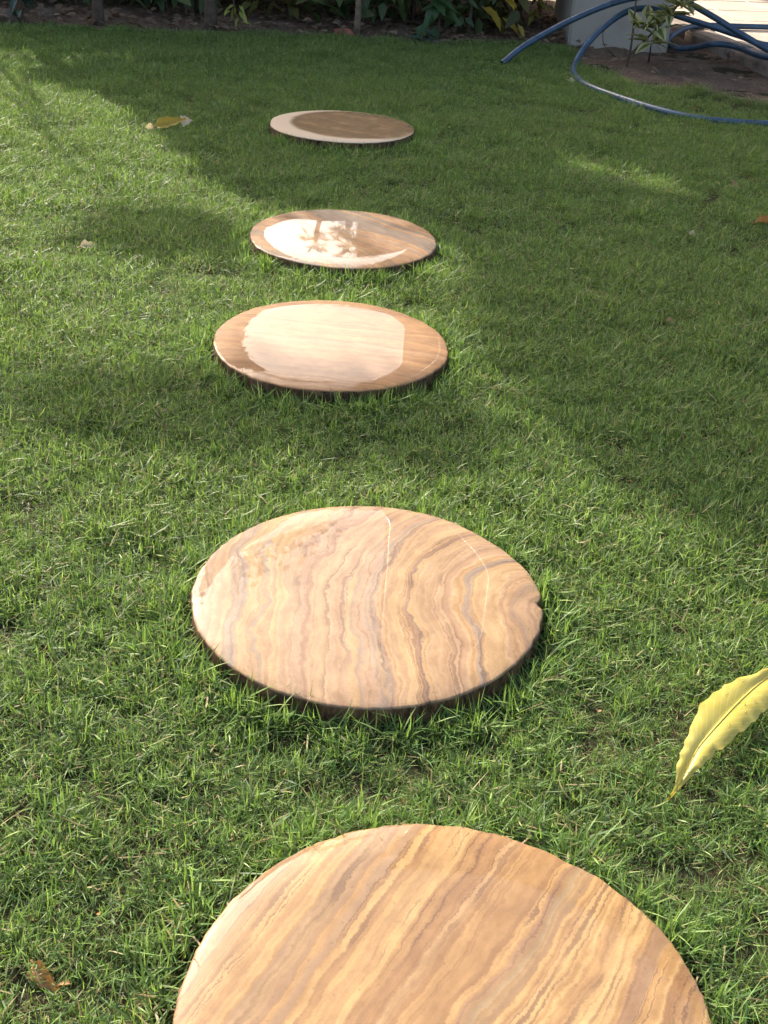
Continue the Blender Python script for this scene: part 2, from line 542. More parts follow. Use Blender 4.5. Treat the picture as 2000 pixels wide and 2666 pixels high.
EDGE_PX = [(0, 60), (150, 64), (300, 75), (450, 80), (600, 82), (760, 90), (850, 96), (940, 103), (1050, 100), (1150, 104), (1225, 108)]
EDGE = [P(*q) for q in EDGE_PX]
EDGE = [EDGE[0] + Vector((-5, -0.25, 0))] + EDGE
RBED_PX = [(1225, 108), (1235, 128), (1252, 150), (1300, 170), (1370, 186), (1450, 200), (1520, 206), (1590, 222), (1659, 240)]
RBED = [P(*q) for q in RBED_PX]
K0, K1 = P(1476, 92), P(1659, 172)
KD = (K1 - K0).normalized()                      # runs towards the camera
KN = Vector((-KD.y, KD.x, 0))                    # points right, to the patio
RBED_POLY = RBED + [RBED[-1] + Vector((0.45, -0.15, 0)), K1 + KD * 1.3, K0 - KD * 0.2, Vector((1.35, 7.2, 0)), Vector((0.75, 7.2, 0))]
FBED_POLY = [Vector((-8, 9, 0))] + EDGE + [Vector((0.80, 7.6, 0)), Vector((0.80, 9, 0))]


def grid_sheet(name, x0, x1, y0, y1, step, zf, mat, keep=None):
    nx, ny = int((x1 - x0) / step) + 1, int((y1 - y0) / step) + 1
    xs, ys = np.linspace(x0, x1, nx), np.linspace(y0, y1, ny)
    verts = [(x, y, zf(x, y)) for y in ys for x in xs]
    gx, gy = np.meshgrid(xs, ys)
    mask = np.ones(gx.shape, bool) if keep is None else keep(gx, gy)
    faces = []
    for j in range(ny - 1):
        for i in range(nx - 1):
            if mask[j, i] or mask[j + 1, i + 1] or mask[j, i + 1] or mask[j + 1, i]:
                faces.append((j * nx + i, j * nx + i + 1, (j + 1) * nx + i + 1, (j + 1) * nx + i))
    o = mesh_obj(name, verts, faces, mat, None, True)
    bm = bmesh.new()
    bm.from_mesh(o.data)
    bmesh.ops.delete(bm, geom=[v for v in bm.verts if not v.link_faces], context='VERTS')
    bm.to_mesh(o.data)
    bm.free()
    return o


lawn = grid_sheet('lawn', -7, 2.4, -2.5, 6.75, 0.08, lambda x, y: 0.006 + 0.004 * fbm(x, y, 5, 2.0), M['thatch'])
tag(lawn, 'thin earth and thatch under the lawn', 'lawn', kind='structure')
bed = grid_sheet('planting_bed', -7.5, 0.85, 5.8, 8.0, 0.05,
                 lambda x, y: 0.012 + 0.018 * fbm(x, y, 4, 5.0) + 0.012 * fbm(x, y, 14, 1.0) + 0.02 * min(1, max(0, (y - 6.1) / 0.8)),
                 M['soil'], lambda x, y: in_poly(x, y, FBED_POLY))
tag(bed, 'brown earth of the planting bed behind the lawn', 'flower bed', kind='structure')
bed2 = grid_sheet('planting_bed', 0.6, 2.3, 4.0, 7.2, 0.035,
                  lambda x, y: 0.012 + 0.014 * fbm(x, y, 5, 8.0) + 0.010 * fbm(x, y, 18, 3.0),
                  M['soil'], lambda x, y: in_poly(x, y, RBED_POLY))
tag(bed2, 'brown earth between the lawn and the patio kerb', 'flower bed', kind='structure')

# patio with a kerb of stones and paving tiles
patio_z = 0.068
patio = empty('patio')
tag(patio, 'pale tiled patio beside the planting bed', 'patio', kind='structure')
A0, A1 = K0 - KD * 6.0, K1 + KD * 4.0
q = [A0 + KN * 0.15, A1 + KN * 0.15, A1 + KN * 7, A0 + KN * 7]
mb = MB()
mb.add([v + Vector((0, 0, -0.01)) for v in q] + [v + Vector((0, 0, patio_z - 0.006)) for v in q],
       [(4, 5, 6, 7), (0, 1, 5, 4), (1, 2, 6, 5), (2, 3, 7, 6), (3, 0, 4, 7)])
mb.build('screed', M['joint'], patio)
tb = MB()
tw = 0.392
tb.add([(0.004, 0.004, 0), (tw, 0.004, 0), (tw, tw, 0), (0.004, tw, 0), (0, 0, -0.004), (tw + 0.004, 0, -0.004), (tw + 0.004, tw + 0.004, -0.004), (0, tw + 0.004, -0.004)],
       [(0, 1, 2, 3), (4, 5, 1, 0), (5, 6, 2, 1), (6, 7, 3, 2), (7, 4, 0, 3)])
tile0 = tb.build('tile', M['tile'], patio)
tile_mesh = tile0.data
bpy.data.objects.remove(tile0)
ang = math.atan2(KN.y, KN.x)
for i in range(9):
    for j in range(20):
        p = A0 + KN * (0.155 + i * 0.402) + KD * (0.4 + j * 0.402)
        share('tile', tile_mesh, patio, (p.x, p.y, patio_z + random.uniform(-0.0015, 0.0015)), (random.uniform(-.002, .002), random.uniform(-.002, .002), ang))
kerb = empty('kerb')
tag(kerb, 'worn kerb stones along the edge of the patio', 'kerb', kind='structure')
kl = 0.56


def kerb_stone(seed):
    bm = bmesh.new()
    bmesh.ops.create_cube(bm, size=1)
    for v in bm.verts:
        v.co = Vector((v.co.x * 0.14 + 0.07, v.co.y * kl * 0.985, v.co.z * 0.10 + 0.022))
    bmesh.ops.subdivide_edges(bm, edges=bm.edges[:], cuts=3, use_grid_fill=True)
    bmesh.ops.bevel(bm, geom=[e for e in bm.edges if e.calc_face_angle(0) > 1], offset=0.012, segments=2, affect='EDGES')
    for v in bm.verts:
        v.co += Vector([0.003 * fbm(v.co.x + k, v.co.y + seed, 16, seed + k) for k in range(3)])
    me = bpy.data.meshes.new('kerb_stone')
    bm.to_mesh(me)
    bm.free()
    me.materials.append(M['kerb'])
    me.polygons.foreach_set('use_smooth', [True] * len(me.polygons))
    return me


kms = [kerb_stone(s) for s in (1.0, 4.0, 9.0)]
for j in range(9):
    p = K0 + KD * (0.26 + j * kl - 2 * kl)
    share('kerb_stone', kms[j % 3], kerb, (p.x, p.y, 0), (0, 0, ang))

# ------------------------------------------------------------------ house (its column stands in the picture; the rest shows in the wet stones)
house = empty('house', (0.78, 6.55, 0))
HX = Vector(house.location)


def hbox(mb, lo, hi):
    mb.box(tuple(Vector(lo) - HX), tuple(Vector(hi) - HX))


c0, c1 = P(1225, 104), P(1443, 122)
colL, colR, colF = c0.x, c1.x, c0.y
bm = bmesh.new()
bmesh.ops.create_cube(bm, size=1)
for v in bm.verts:
    v.co = Vector(((colL + colR) / 2 + v.co.x * (colR - colL), colF + 0.42 + v.co.y * 0.84, 2.78 + v.co.z * 5.6)) - HX
bmesh.ops.bevel(bm, geom=[e for e in bm.edges if abs(e.verts[0].co.z - e.verts[1].co.z) > 1], offset=0.012, segments=2, affect='EDGES')
me = bpy.data.meshes.new('column')
bm.to_mesh(me)
bm.free()
me.materials.append(M['render'])
o = bpy.data.objects.new('column', me)
col.objects.link(o)
o.parent = house
o['label'] = 'square white rendered column'
HE = sum(mirrored(*q_, 14.0).x for q_ in ((893, 690), (880, 810), (865, 1100), (857, 1300))) / 4
mb = MB(); hbox(mb, (HE, 6.35, 5.58), (5.2, 14.0, 5.9)); mb.build('portico_roof', M['render'], house)
mb = MB(); hbox(mb, (HE + 0.015, 14.0, -0.012), (11, 22, 12.2)); hw = mb.build('wall', M['housewall'], house)
mb = MB(); hbox(mb, (0.05, 13.8, 12.2), (11.2, 22.2, 12.5)); mb.build('roof', M['housewall'], house)
mb = MB(); hbox(mb, (HE, 13.93, 0), (HE + 0.14, 14.0, 12.2)); mb.build('corner_trim', M['render'], house)
t = NT('steel_pipe')
M['steel'] = t.done(t.principled((0.75, 0.74, 0.72), 0.3, None, 0.5, Metallic=1.0))
for (qx_, Y, r_, z0, z1) in ((HE - 0.065, 13.98, 0.06, 0.0, 12.2), (colL - 0.034, colF + 0.05, 0.03, 1.3, 5.57)):
    mb = MB(); mb.tube(([Vector((qx_ + 0.08, Y, z0 - 0.06)) - HX, Vector((qx_ + 0.02, Y, z0 - 0.04)) - HX] if z0 else []) + [Vector((qx_, Y, z0)) - HX, Vector((qx_, Y, z1)) - HX], r_, 40)
    mb.build('downpipe', M['steel'], house, True)
for wx in (1.2, 3.6, 6.0, 8.4):
    for wz in (1.0, 7.0, 9.6):
        mb = MB(); hbox(mb, (wx, 13.95, wz), (wx + 1.2, 14.0, wz + 1.5)); w = mb.build('window', M['frame'], house)
        for k in range(2):
            mb = MB(); hbox(mb, (wx + 0.06 + k * 0.57, 13.945, wz + 0.07), (wx + 0.57 + k * 0.57, 13.953, wz + 1.43)); mb.build('pane', M['glass'], w)
# open balcony left of the corner with a sloping awning and a red cloth
mb = MB(); hbox(mb, (-0.46, 13.0, 2.50), (HE + 0.01, 15.0, 2.92)); hbox(mb, (-0.46, 13.0, -0.012), (-0.34, 13.12, 2.50)); hbox(mb, (-0.46, 14.88, -0.012), (-0.34, 15.0, 2.50)); bal = mb.build('balcony', M['housewall'], house)
for (px_, py_) in ((-0.44, 13.05), (-0.20, 13.05), (-0.44, 14.9)):
    mb = MB(); hbox(mb, (px_, py_, 2.92), (px_ + 0.07, py_ + 0.07, 3.34)); mb.build('post', M['frame'], bal)
mb = MB()
a = [(-0.50, 12.95, 3.34), (HE + 0.012, 12.95, 3.22), (HE + 0.012, 15.05, 3.22), (-0.50, 15.05, 3.34)]
mb.add([Vector(v) - HX for v in a] + [Vector(v) - HX + Vector((0, 0, 0.12)) for v in a], [(3, 2, 1, 0), (4, 5, 6, 7), (0, 1, 5, 4), (1, 2, 6, 5), (2, 3, 7, 6), (3, 0, 4, 7)])
mb.build('awning', M['awning'], bal)
mb = MB(); hbox(mb, (0.06, 12.99, 2.925), (0.19, 13.02, 3.215)); mb.build('red_cloth', M['red_cloth'], bal)
tag(house, 'rendered house with a square white column at the corner of the patio', 'house')

wall = empty('garden_wall', (-3.6, 8.1, 0))
mb = MB(); mb.box((-5.5, 0, -0.01), (4.25, 0.18, 1.5)); mb.build('wall_face', M['garden_wall'], wall)
mb = MB(); mb.box((-5.5, -0.03, 1.5), (4.25, 0.21, 1.56)); mb.build('coping', M['render'], wall)
tag(wall, 'low rendered garden wall behind the shrubs of the planting bed', 'garden wall')


# ------------------------------------------------------------------ leaf shapes
def leaf_mesh(name, mat, L=0.1, W=0.04, bend=0.25, fold=0.25, n=7, wav=0.0, stalk=0.12, tipw=0.5, m=2, seed=0, skew=0.0):
    """a leaf along +X: m quads each side of the midrib, bent down along its length"""
    rs = random.Random(seed)
    verts, faces, uvs = [], [], []
    cols = 2 * m + 1
    ph = rs.uniform(0, 6)
    for i in range(n + 1):
        t = i / n
        if t < stalk:
            w = W * 0.05
        else:
            s = (t - stalk) / (1 - stalk)
            w = W * 0.5 * max(0.03, (math.sin(math.pi * s ** tipw)) ** 0.8)
        ang = bend * t
        x = L * (math.sin(ang) / bend if abs(bend) > 1e-3 else t)
        z = -L * ((1 - math.cos(ang)) / bend if abs(bend) > 1e-3 else 0)
        for k in range(cols):
            a = (k - m) / m
            zz = z + abs(a) * w * fold + wav * W * abs(a) ** 2 * math.sin(t * 23 + ph + (2 if a > 0 else 0))
            verts.append((x, a * w * (1 + wav * 0.35 * abs(a) * math.sin(t * 31 + ph * 2 + a)) + skew * L * t * t, zz))
            uvs.append((t, 0.5 + a * 0.5, 0, 1))
    for i in range(n):
        for k in range(cols - 1):
            b = i * cols + k
            faces.append((b, b + cols, b + cols + 1, b + 1))
    me = bpy.data.meshes.new(name)
    me.from_pydata(verts, [], faces)
    me.polygons.foreach_set('use_smooth', [True] * len(me.polygons))
    at = me.color_attributes.new('leafuv', 'FLOAT_COLOR', 'POINT')
    at.data.foreach_set('color', [c for u in uvs for c in u])
    me.materials.append(mat)
    return me


def scatter_leaves(name, pos, size, mat, parent=None, aspect=0.42, droop=0.5, seed=0, flat=False):
    """many small leaves as one mesh: 4 triangles each (kite folded on its midrib)"""
    r = np.random.default_rng(seed)
    n = len(pos)
    pos = np.asarray(pos, np.float64)
    L = size * r.uniform(0.6, 1.25, n)
    az = r.uniform(0, 2 * np.pi, n)
    el = r.normal(-droop, 0.45, n) if not flat else r.normal(0, 0.22, n)
    d = np.stack([np.cos(az) * np.cos(el), np.sin(az) * np.cos(el), np.sin(el)], 1)
    roll = r.normal(0, 0.6, n) if not flat else r.normal(0, 0.3, n)
    s0 = np.stack([-np.sin(az), np.cos(az), np.zeros(n)], 1)
    u0 = np.cross(d, s0)
    s = s0 * np.cos(roll)[:, None] + u0 * np.sin(roll)[:, None]
    u = np.cross(d, s)
    w = (L * aspect * 0.5)[:, None]
    Lc = L[:, None]
    v = np.stack([pos, pos + d * Lc * 0.30 + s * w + u * w * 0.35, pos + d * Lc * 0.34, pos + d * Lc * 0.30 - s * w + u * w * 0.35,
                  pos + d * Lc * 0.68 + s * w * 0.72 + u * w * 0.2 - np.array([0, 0, 1]) * Lc * 0.04, pos + d * Lc * 0.68 - s * w * 0.72 + u * w * 0.2 - np.array([0, 0, 1]) * Lc * 0.04,
                  pos + d * Lc - np.array([0, 0, 1]) * Lc * 0.12], 1)
    verts = v.reshape(-1, 3)
    base = (np.arange(n) * 7)[:, None]
    f = np.concatenate([base + np.array([[0, 1, 2]]), base + np.array([[0, 2, 3]]), base + np.array([[1, 4, 2]]), base + np.array([[2, 5, 3]]), base + np.array([[2, 4, 6]]), base + np.array([[2, 6, 5]])], 0)
    me = bpy.data.meshes.new(name)
    me.vertices.add(len(verts))
    me.vertices.foreach_set('co', verts.ravel())
    me.loops.add(len(f) * 3)
    me.polygons.add(len(f))
    me.loops.foreach_set('vertex_index', f.ravel())
    me.polygons.foreach_set('loop_start', np.arange(0, len(f) * 3, 3))
    me.polygons.foreach_set('loop_total', np.full(len(f), 3))
    at = me.attributes.new('leafrand', 'FLOAT', 'POINT')
    at.data.foreach_set('value', np.repeat(r.random(n), 7).astype(np.float32))
    me.update(calc_edges=True)
    me.materials.append(mat)
    o = bpy.data.objects.new(name, me)
    col.objects.link(o)
    o.parent = parent
    return o


# ------------------------------------------------------------------ hedge shrubs: they hold back the low sun and dapple the lawn
def smooth(a, b, x):
    t = np.clip((x - a) / (b - a), 0, 1)
    return t * t * (3 - 2 * t)


def blob(x, y, cx, cy, rx, ry, rot=0):
    c, s = math.cos(rot), math.sin(rot)
    dx, dy = x - cx, y - cy
    d = np.sqrt(((dx * c + dy * s) / rx) ** 2 + ((-dx * s + dy * c) / ry) ** 2)
    return 1 - smooth(0.75, 1.25, d)


def shade(x, y):
    """how much of the sun the shrubs keep off a point of the lawn (0..1)"""
    x, y = np.asarray(x, float), np.asarray(y, float)
    edge = np.interp(x, [-3.2, -1.4, -0.95, -0.78, -0.55, -0.30, 0.05, 0.22, 0.27, 0.40, 0.65, 1.2, 2.5],
                     [5.35, 5.30, 4.55, 4.10, 3.60, 3.38, 3.20, 2.85, 2.30, 1.95, 1.62, 1.3, 1.2])
    d = smooth(-0.12, 0.16, y - edge)
    d = d * np.where(y < 3.0, 0.84 + 0.16 * smooth(2.2, 3.0, y), 1.0)
    d = np.maximum(d, 0.6 * blob(x, y, -0.60, 2.98, 0.24, 0.15, 0.3))
    d = np.maximum(d, 0.62 * blob(x, y, P(520, 950)[0], P(520, 950)[1], 0.46, 0.15, 0.05))
    d = np.maximum(d, 0.4 * blob(x, y, P(900, 1010)[0], P(900, 1010)[1], 0.22, 0.10, 0.05))
    d = np.maximum(d, 0.75 * blob(x, y, -1.15, 4.85, 0.32, 0.22, -0.4))
    for (px_, py_, rx, ry, rot, k) in ((1345, 395, 0.30, 0.11, -0.35, 1.0), (1255, 362, 0.16, 0.08, -0.3, 0.9), (1560, 452, 0.26, 0.10, -0.3, 0.95), (1180, 318, 0.10, 0.06, 0, 0.7), (1560, 300, 0.22, 0.10, 0, 0.7), (1480, 225, 0.22, 0.10, 0, 0.9),
                                       (1620, 640, 0.12, 0.14, 0, 0.6), (1380, 560, 0.14, 0.10, 0, 0.5), (250, 145, 0.34, 0.11, -0.35, 1.0), (120, 128, 0.16, 0.08, 0, 0.9), (742, 97, 0.10, 0.05, 0, 1.0), (715, 130, 0.10, 0.05, 0, 0.8),
                                       (1040, 610, 0.14, 0.10, 0, 0.85), (1060, 740, 0.11, 0.16, 0, 0.9), (1180, 880, 0.10, 0.10, 0, 0.6)):
        cx, cy = P(px_, py_)[:2]
        d = d * (1 - k * blob(x, y, cx, cy, rx, ry, rot))
    d = d * (1 - smooth(0.30, 0.62, x - 0.30 * y))
    nz = np.array([noise.noise(Vector((a * 5, b * 5, 0.3))) + 0.7 * noise.noise(Vector((a * 12, b * 12, 4.0))) for a, b in zip(x.ravel(), y.ravel())]).reshape(x.shape)
    return np.clip(d * (1 - 0.75 * smooth(0.15, 0.6, nz)) * (1 + 0.25 * smooth(0.1, 0.6, -nz)), 0, 1)


shrubs = []
specs = [(-5.4, 7.3), (-4.8, 6.9), (-4.25, 7.2), (-3.65, 6.95), (-3.1, 7.3), (-2.55, 6.95), (-2.15, 7.35), (-1.72, 7.0), (-1.25, 7.3), (-0.83, 6.95), (-0.36, 7.25), (0.02, 6.95), (0.35, 7.25), (0.50, 7.35)]
nS = 130000
sx, sy = rng.uniform(-2.6, 2.6, nS), rng.uniform(1.0, 6.4, nS)
keep = rng.random(nS) < shade(sx, sy)
sx, sy = sx[keep], sy[keep]
yh = rng.uniform(6.85, 7.45, len(sx))
hx = sx + (yh - sy) * math.tan(SUN_AZ)
hz = (yh - sy) / math.cos(SUN_AZ) * math.tan(SUN_EL)
far = (hx > -1.02) & (hz > 1.0)                  # what the low middle of the hedge cannot shade, a tree beyond the wall does
yh = np.where(far, rng.uniform(11.2, 12.8, len(sx)), yh)
hx = sx + (yh - sy) * math.tan(SUN_AZ)
hz = (yh - sy) / math.cos(SUN_AZ) * math.tan(SUN_EL)
pts = np.stack([hx, yh, hz], 1)
far_pts = pts[far]
far_pts = far_pts[np.degrees(np.arctan2(far_pts[:, 0] + 0.13, far_pts[:, 1] - 2.34)) < -10.5]
pts = pts[~far]
pts = pts[(pts[:, 2] > 0.22) & (pts[:, 0] < 0.72)]
# clump: pull points a little towards cluster centres so that the leaves hang in sprays
cc = pts[rng.choice(len(pts), 700, replace=False)]
near = np.empty(len(pts), int)
for k in range(0, len(pts), 4000):
    near[k:k + 4000] = ((pts[k:k + 4000, None, :] - cc[None]) ** 2).sum(2).argmin(1)
pts = pts + (cc[near] - pts) * 0.25
# filling low down and towards the far left
nf = 5200
fx = rng.uniform(-5.6, 0.7, nf)
fill = np.stack([fx, rng.uniform(6.75, 7.6, nf), 0.18 + 1.35 * rng.random(nf) ** 0.8], 1)
fill = fill[(fill[:, 0] < -1.02) | (fill[:, 2] < 1.0)]
low = np.stack([rng.uniform(-3.0, 0.52, 2600), rng.uniform(6.55, 7.2, 2600), 0.08 + 0.34 * rng.random(2600)], 1)
pts = np.concatenate([pts, fill, low], 0)
owner = np.abs(pts[:, 0:1] - np.array([s[0] for s in specs])[None]).argmin(1)
SHRUB_LABELS = ['sprawling', 'bushy', 'leaning', 'tall', 'slender', 'broad', 'open', 'dense', 'twiggy', 'leafy', 'upright', 'thin', 'rounded', 'close']
for i, (bx, by) in enumerate(specs):
    root = empty('hedge_shrub', (bx, by, 0))
    mine = pts[owner == i] - np.array([bx, by, 0])
    if len(mine) == 0:
        continue
    top = float(np.quantile(mine[:, 2], 0.93))
    scatter_leaves('foliage', mine, 0.105 if i % 3 else 0.085, M['foliage_olive'] if i % 4 == 1 else M['foliage'], root, 0.45, 0.45, 100 + i)
    rs = random.Random(i)
    for k in range(rs.choice((2, 3, 3))):
        tgt = mine[rs.randrange(len(mine))]
        b = Vector((rs.uniform(-.10, .10), rs.uniform(-.10, .10), -0.01))
        e = Vector((float(tgt[0]) * 0.7, float(tgt[1]) * 0.7, max(0.8, top * rs.uniform(0.75, 1.0)) if bx < -1.1 else rs.uniform(0.7, 0.95)))
        ps = spline([b, b.lerp(e, 0.3) + Vector((rs.uniform(-.05, .05), rs.uniform(-.05, .05), 0.1)), b.lerp(e, 0.65) + Vector((rs.uniform(-.06, .06), rs.uniform(-.06, .06), 0.05)), e], 5)
        r0 = rs.uniform(0.011, 0.022)
        mb = MB(); mb.tube(ps, [r0 * (1 - 0.75 * j / (len(ps) - 1)) for j in range(len(ps))], 7)
        for q_ in range(5):
            j = rs.randrange(len(ps) // 3, len(ps) - 1)
            t2 = Vector(mine[rs.randrange(len(mine))])
            dirv = (t2 - ps[j])
            if dirv.length > 0.9:
                dirv *= 0.9 / dirv.length
            mb.tube([ps[j], ps[j] + dirv * 0.5 + Vector((0, 0, 0.05)), ps[j] + dirv], [r0 * 0.45, r0 * 0.3, r0 * 0.12], 5)
        mb.build('stem', M['bark'], root, True)
    tag(root, 'dark green leafy shrub of the hedge at the back of the bed', 'shrub', 'hedge shrubs behind the lawn')
    shrubs.append(root)

# the tree beyond the wall: its crown shades the right half of the lawn
lo_, hi_ = np.quantile(far_pts, 0.05, axis=0), np.quantile(far_pts, 0.95, axis=0)
cx_, cz_ = float(far_pts[:, 0].mean()), float(lo_[2])
tree = empty('shade_tree', (cx_, 12.0, -0.012))
loc_pts = far_pts - np.array([cx_, 12.0, 0])
ctr = loc_pts[rng.choice(len(loc_pts), 420, replace=False)]
near = np.empty(len(loc_pts), int)
for k in range(0, len(loc_pts), 4000):
    near[k:k + 4000] = ((loc_pts[k:k + 4000, None, :] - ctr[None]) ** 2).sum(2).argmin(1)
loc_pts = loc_pts + (ctr[near] - loc_pts) * 0.2
scatter_leaves('crown', loc_pts, 0.125, M['foliage'], tree, 0.45, 0.4, 55)
mb = MB()
tr_path = spline([(0, 0, 0), (0.08, 0.05, cz_ * 0.5), (-0.05, 0, cz_), (0.05, 0, float(hi_[2]))], 6)
mb.tube(tr_path, [0.13 * (1 - 0.7 * j / (len(tr_path) - 1)) for j in range(len(tr_path))], 10)
for k in range(34):
    j = int(rng.integers(len(tr_path) // 2, len(tr_path) - 1))
    e = Vector(ctr[k])
    mb.tube([tr_path[j], tr_path[j].lerp(e, .5) + Vector((0, 0, .12)), e], [0.035, 0.02, 0.006], 6)
mb.build('trunk', M['bark'], tree, True)
tag(tree, 'broad leafy tree standing beyond the garden wall', 'tree')

# a taller thin tree beyond the hedge whose spray hangs over the lawn's far side
tree = empty('garden_tree', (-1.9, 8.6, 0))
mb = MB()
tr_path = spline([(0, 0, -0.02), (0.05, 0.02, 1.2), (-0.05, 0.1, 2.4), (0.15, 0.05, 3.6), (0.3, 0.0, 4.6)], 6)
mb.tube(tr_path, [0.075 * (1 - 0.75 * j / (len(tr_path) - 1)) for j in range(len(tr_path))], 10)
cl = []
top_ = Vector(tree.location)
for (mx_, my_, mY_) in ((600, 1135, 8.5), (625, 1170, 8.7), (660, 1150, 8.6), (520, 1235, 8.6), (545, 1215, 8.5), (700, 1120, 8.8), (500, 1200, 8.4)):
    e = mirrored(mx_, my_, mY_) - top_
    j = len(tr_path) - 4
    mb.tube([tr_path[j], tr_path[j].lerp(e, .5) + Vector((0, 0, .1)), e], [0.02, 0.013, 0.005], 6)
    cl.append(rng.normal(0, 1, (45, 3)) * np.array([.09, .12, .07]) + np.array(e))
mb.build('trunk', M['bark'], tree, True)
scatter_leaves('crown', np.concatenate(cl, 0), 0.12, M['foliage'], tree, 0.4, 0.5, 77)
tag(tree, 'slender tree with an airy crown beyond the hedge', 'tree')


# far fan palms, seen mirrored in a wet stone
def palm(x, y, h, cr, seed, lean, label):
    rs = np.random.default_rng(seed)
    root = empty('fan_palm', (x, y, -0.012))
    ps = spline([(0, 0, 0), (lean, 0, h * 0.3), (-lean * .5, 0.1, h * 0.62), (lean * 0.8, 0, h * 0.85), (0, 0, h)], 6)
    mb = MB(); mb.tube(ps, [0.20 * (1 - 0.4 * j / (len(ps) - 1)) for j in range(len(ps))], 10)
    mb.build('trunk', M['palm_bark'], root, True)
    V, Fc = [], []
    for k in range(15):
        az, el = rs.uniform(0, 2 * math.pi), rs.uniform(-0.7, 1.2)
        d = Vector((math.cos(az) * math.cos(el), math.sin(az) * math.cos(el), math.sin(el)))
        c = Vector((0, 0, h)) + d * cr * 0.5
        s = Vector((-math.sin(az), math.cos(az), 0))
        b = len(V)
        V += [Vector((0, 0, h)) - s * 0.02, Vector((0, 0, h)) + s * 0.02, c + s * 0.02, c - s * 0.02]
        Fc.append((b, b + 1, b + 2, b + 3))
        for q_ in range(11):
            a = (q_ - 5) / 5 * 1.35
            t = (d * math.cos(a) + s * math.sin(a)).normalized()
            e = c + t * cr * 0.55 * (1 - 0.15 * abs(a)) - Vector((0, 0, cr * 0.10))
            n_ = t.cross(Vector((0, 0, 1))).normalized() * cr * 0.035
            b = len(V)
            V += [c, c + t * cr * 0.3 + n_, e, c + t * cr * 0.3 - n_]
            Fc.append((b, b + 1, b + 2, b + 3))
    mesh_obj('crown', V, Fc, M['palm_leaf'], root)
    tag(root, label, 'palm')


for (px_, py_, Y, cr_, sd_, ln_, lab) in ((681, 520, 60, 1.0, 1, 0.45, 'thin tall fan palm standing apart far beyond the garden'),
                                     (772, 535, 52, 1.5, 2, 0.2, 'wide crowned tall fan palm far behind the house balcony'),
                                     (752, 492, 40, 0.9, 3, 0.1, 'shorter fan palm in front of the wide crowned palm')):
    q_ = mirrored(px_, py_, Y)
    palm(q_.x, Y, q_.z, cr_, sd_, ln_, lab)

# ------------------------------------------------------------------ plants at the lawn's edge
def leafy_plant(name, base, leaves, mesh, stems, stem_mat, label, cat='plant', r=0.006, group=None):
    """leaves: (tip or centre point, length, azimuth, pitch); each leaf an object of its own"""
    root = empty(name, base)
    for st in stems:
        mb = MB()
        ps = spline([Vector(s) - base for s in st], 5)
        mb.tube(ps, [r * (1 - 0.5 * j / (len(ps) - 1)) for j in range(len(ps))], 7)
        mb.build('stem', stem_mat, root, True)
    for (p, L, az, pitch, roll) in leaves:
        share('leaf', mesh if not isinstance(mesh, list) else random.choice(mesh), root, tuple(Vector(p) - base), (roll, -pitch, az), (L, L, L))
    tag(root, label, cat, group)
    return root


broad = [leaf_mesh('broad_leaf', M['big_leaf'], 1, 0.46, 0.5, 0.25, 8, 0.03, seed=k) for k in range(2)]
darkm = [leaf_mesh('dark_leaf', M['dark_leaf'], 1, 0.40, 0.6, 0.3, 8, 0.03, seed=k) for k in range(2)]
limem = [leaf_mesh('lime_leaf', M['lime_leaf'], 1, 0.36, 0.7, 0.3, 8, 0.06, seed=k) for k in range(2)]
goldm = [leaf_mesh('gold_leaf', M['gold_leaf'], 1, 0.34, 0.6, 0.3, 8, 0.08, seed=k) for k in range(2)]
vari = [leaf_mesh('variegated_leaf', M['variegated'], 1, 0.46, 0.35, 0.3, 8, 0.05, seed=k) for k in range(3)]


def ring_leaves(c, n, L, seed, pitch=(-0.2, 0.6), spread=0.02, toward=None):
    rs = random.Random(seed)
    out = []
    for k in range(n):
        az = k * 2.4 + rs.uniform(-.4, .4) if toward is None else toward + rs.uniform(-1.3, 1.3)
        out.append((Vector(c) + Vector((rs.uniform(-1, 1), rs.uniform(-1, 1), rs.uniform(-1, 1))) * spread, L * rs.uniform(0.7, 1.15), az, rs.uniform(*pitch), rs.uniform(-.5, .5)))
    return out


# broad-leaved plant in front of the bed
b0 = P(935, 92)
top = PY(945, 8, b0.y)
lv = ring_leaves(top, 6, 0.15, 3, (-0.9, 0.1), 0.02, -math.pi / 2) + ring_leaves(top + Vector((0, 0, 0.12)), 7, 0.16, 4, (-0.5, 0.6), 0.03)
lv += [(PY(955, 22, b0.y - 0.02), 0.13, -0.35, -0.35, 0.3), (PY(935, 26, b0.y - 0.02), 0.13, -2.3, -0.85, 0.2), (PY(940, 55, b0.y), 0.12, -1.7, -1.1, 0.0), (PY(915, 50, b0.y), 0.12, -2.2, -0.9, 0.0)]
leafy_plant('broad_leaved_plant', b0, lv, broad, [(b0 - Vector((0, 0, .01)), b0.lerp(top, .5) + Vector((.02, 0, 0)), top, top + Vector((0, 0, 0.15)))], M['bark'], 'plant with broad green drooping leaves at the edge of the bed', r=0.008)
b0 = P(905, 100)
leafy_plant('low_dark_plant', b0, ring_leaves(PY(915, 75, b0.y), 9, 0.09, 9, (-0.6, 0.5), 0.03), darkm, [(b0 - Vector((0, 0, .01)), PY(910, 85, b0.y), PY(915, 72, b0.y))], M['bark'], 'low dark plant under the broad green leaves', r=0.006)
# dark glossy plant at the left end
b0 = P(48, 62)
top = PY(45, 5, b0.y)
leafy_plant('dark_glossy_plant', b0, ring_leaves(top, 8, 0.10, 5, (-1.0, 0.0), 0.04) + ring_leaves(top + Vector((0, 0, .1)), 7, 0.11, 6, (-.5, .6), 0.05), darkm,
            [(b0 - Vector((0, 0, .01)), b0.lerp(top, .5) + Vector((.004, 0, 0)), top, top + Vector((0, 0, .14)))], M['bark'], 'dark bluish green plant on one short stem', r=0.009)
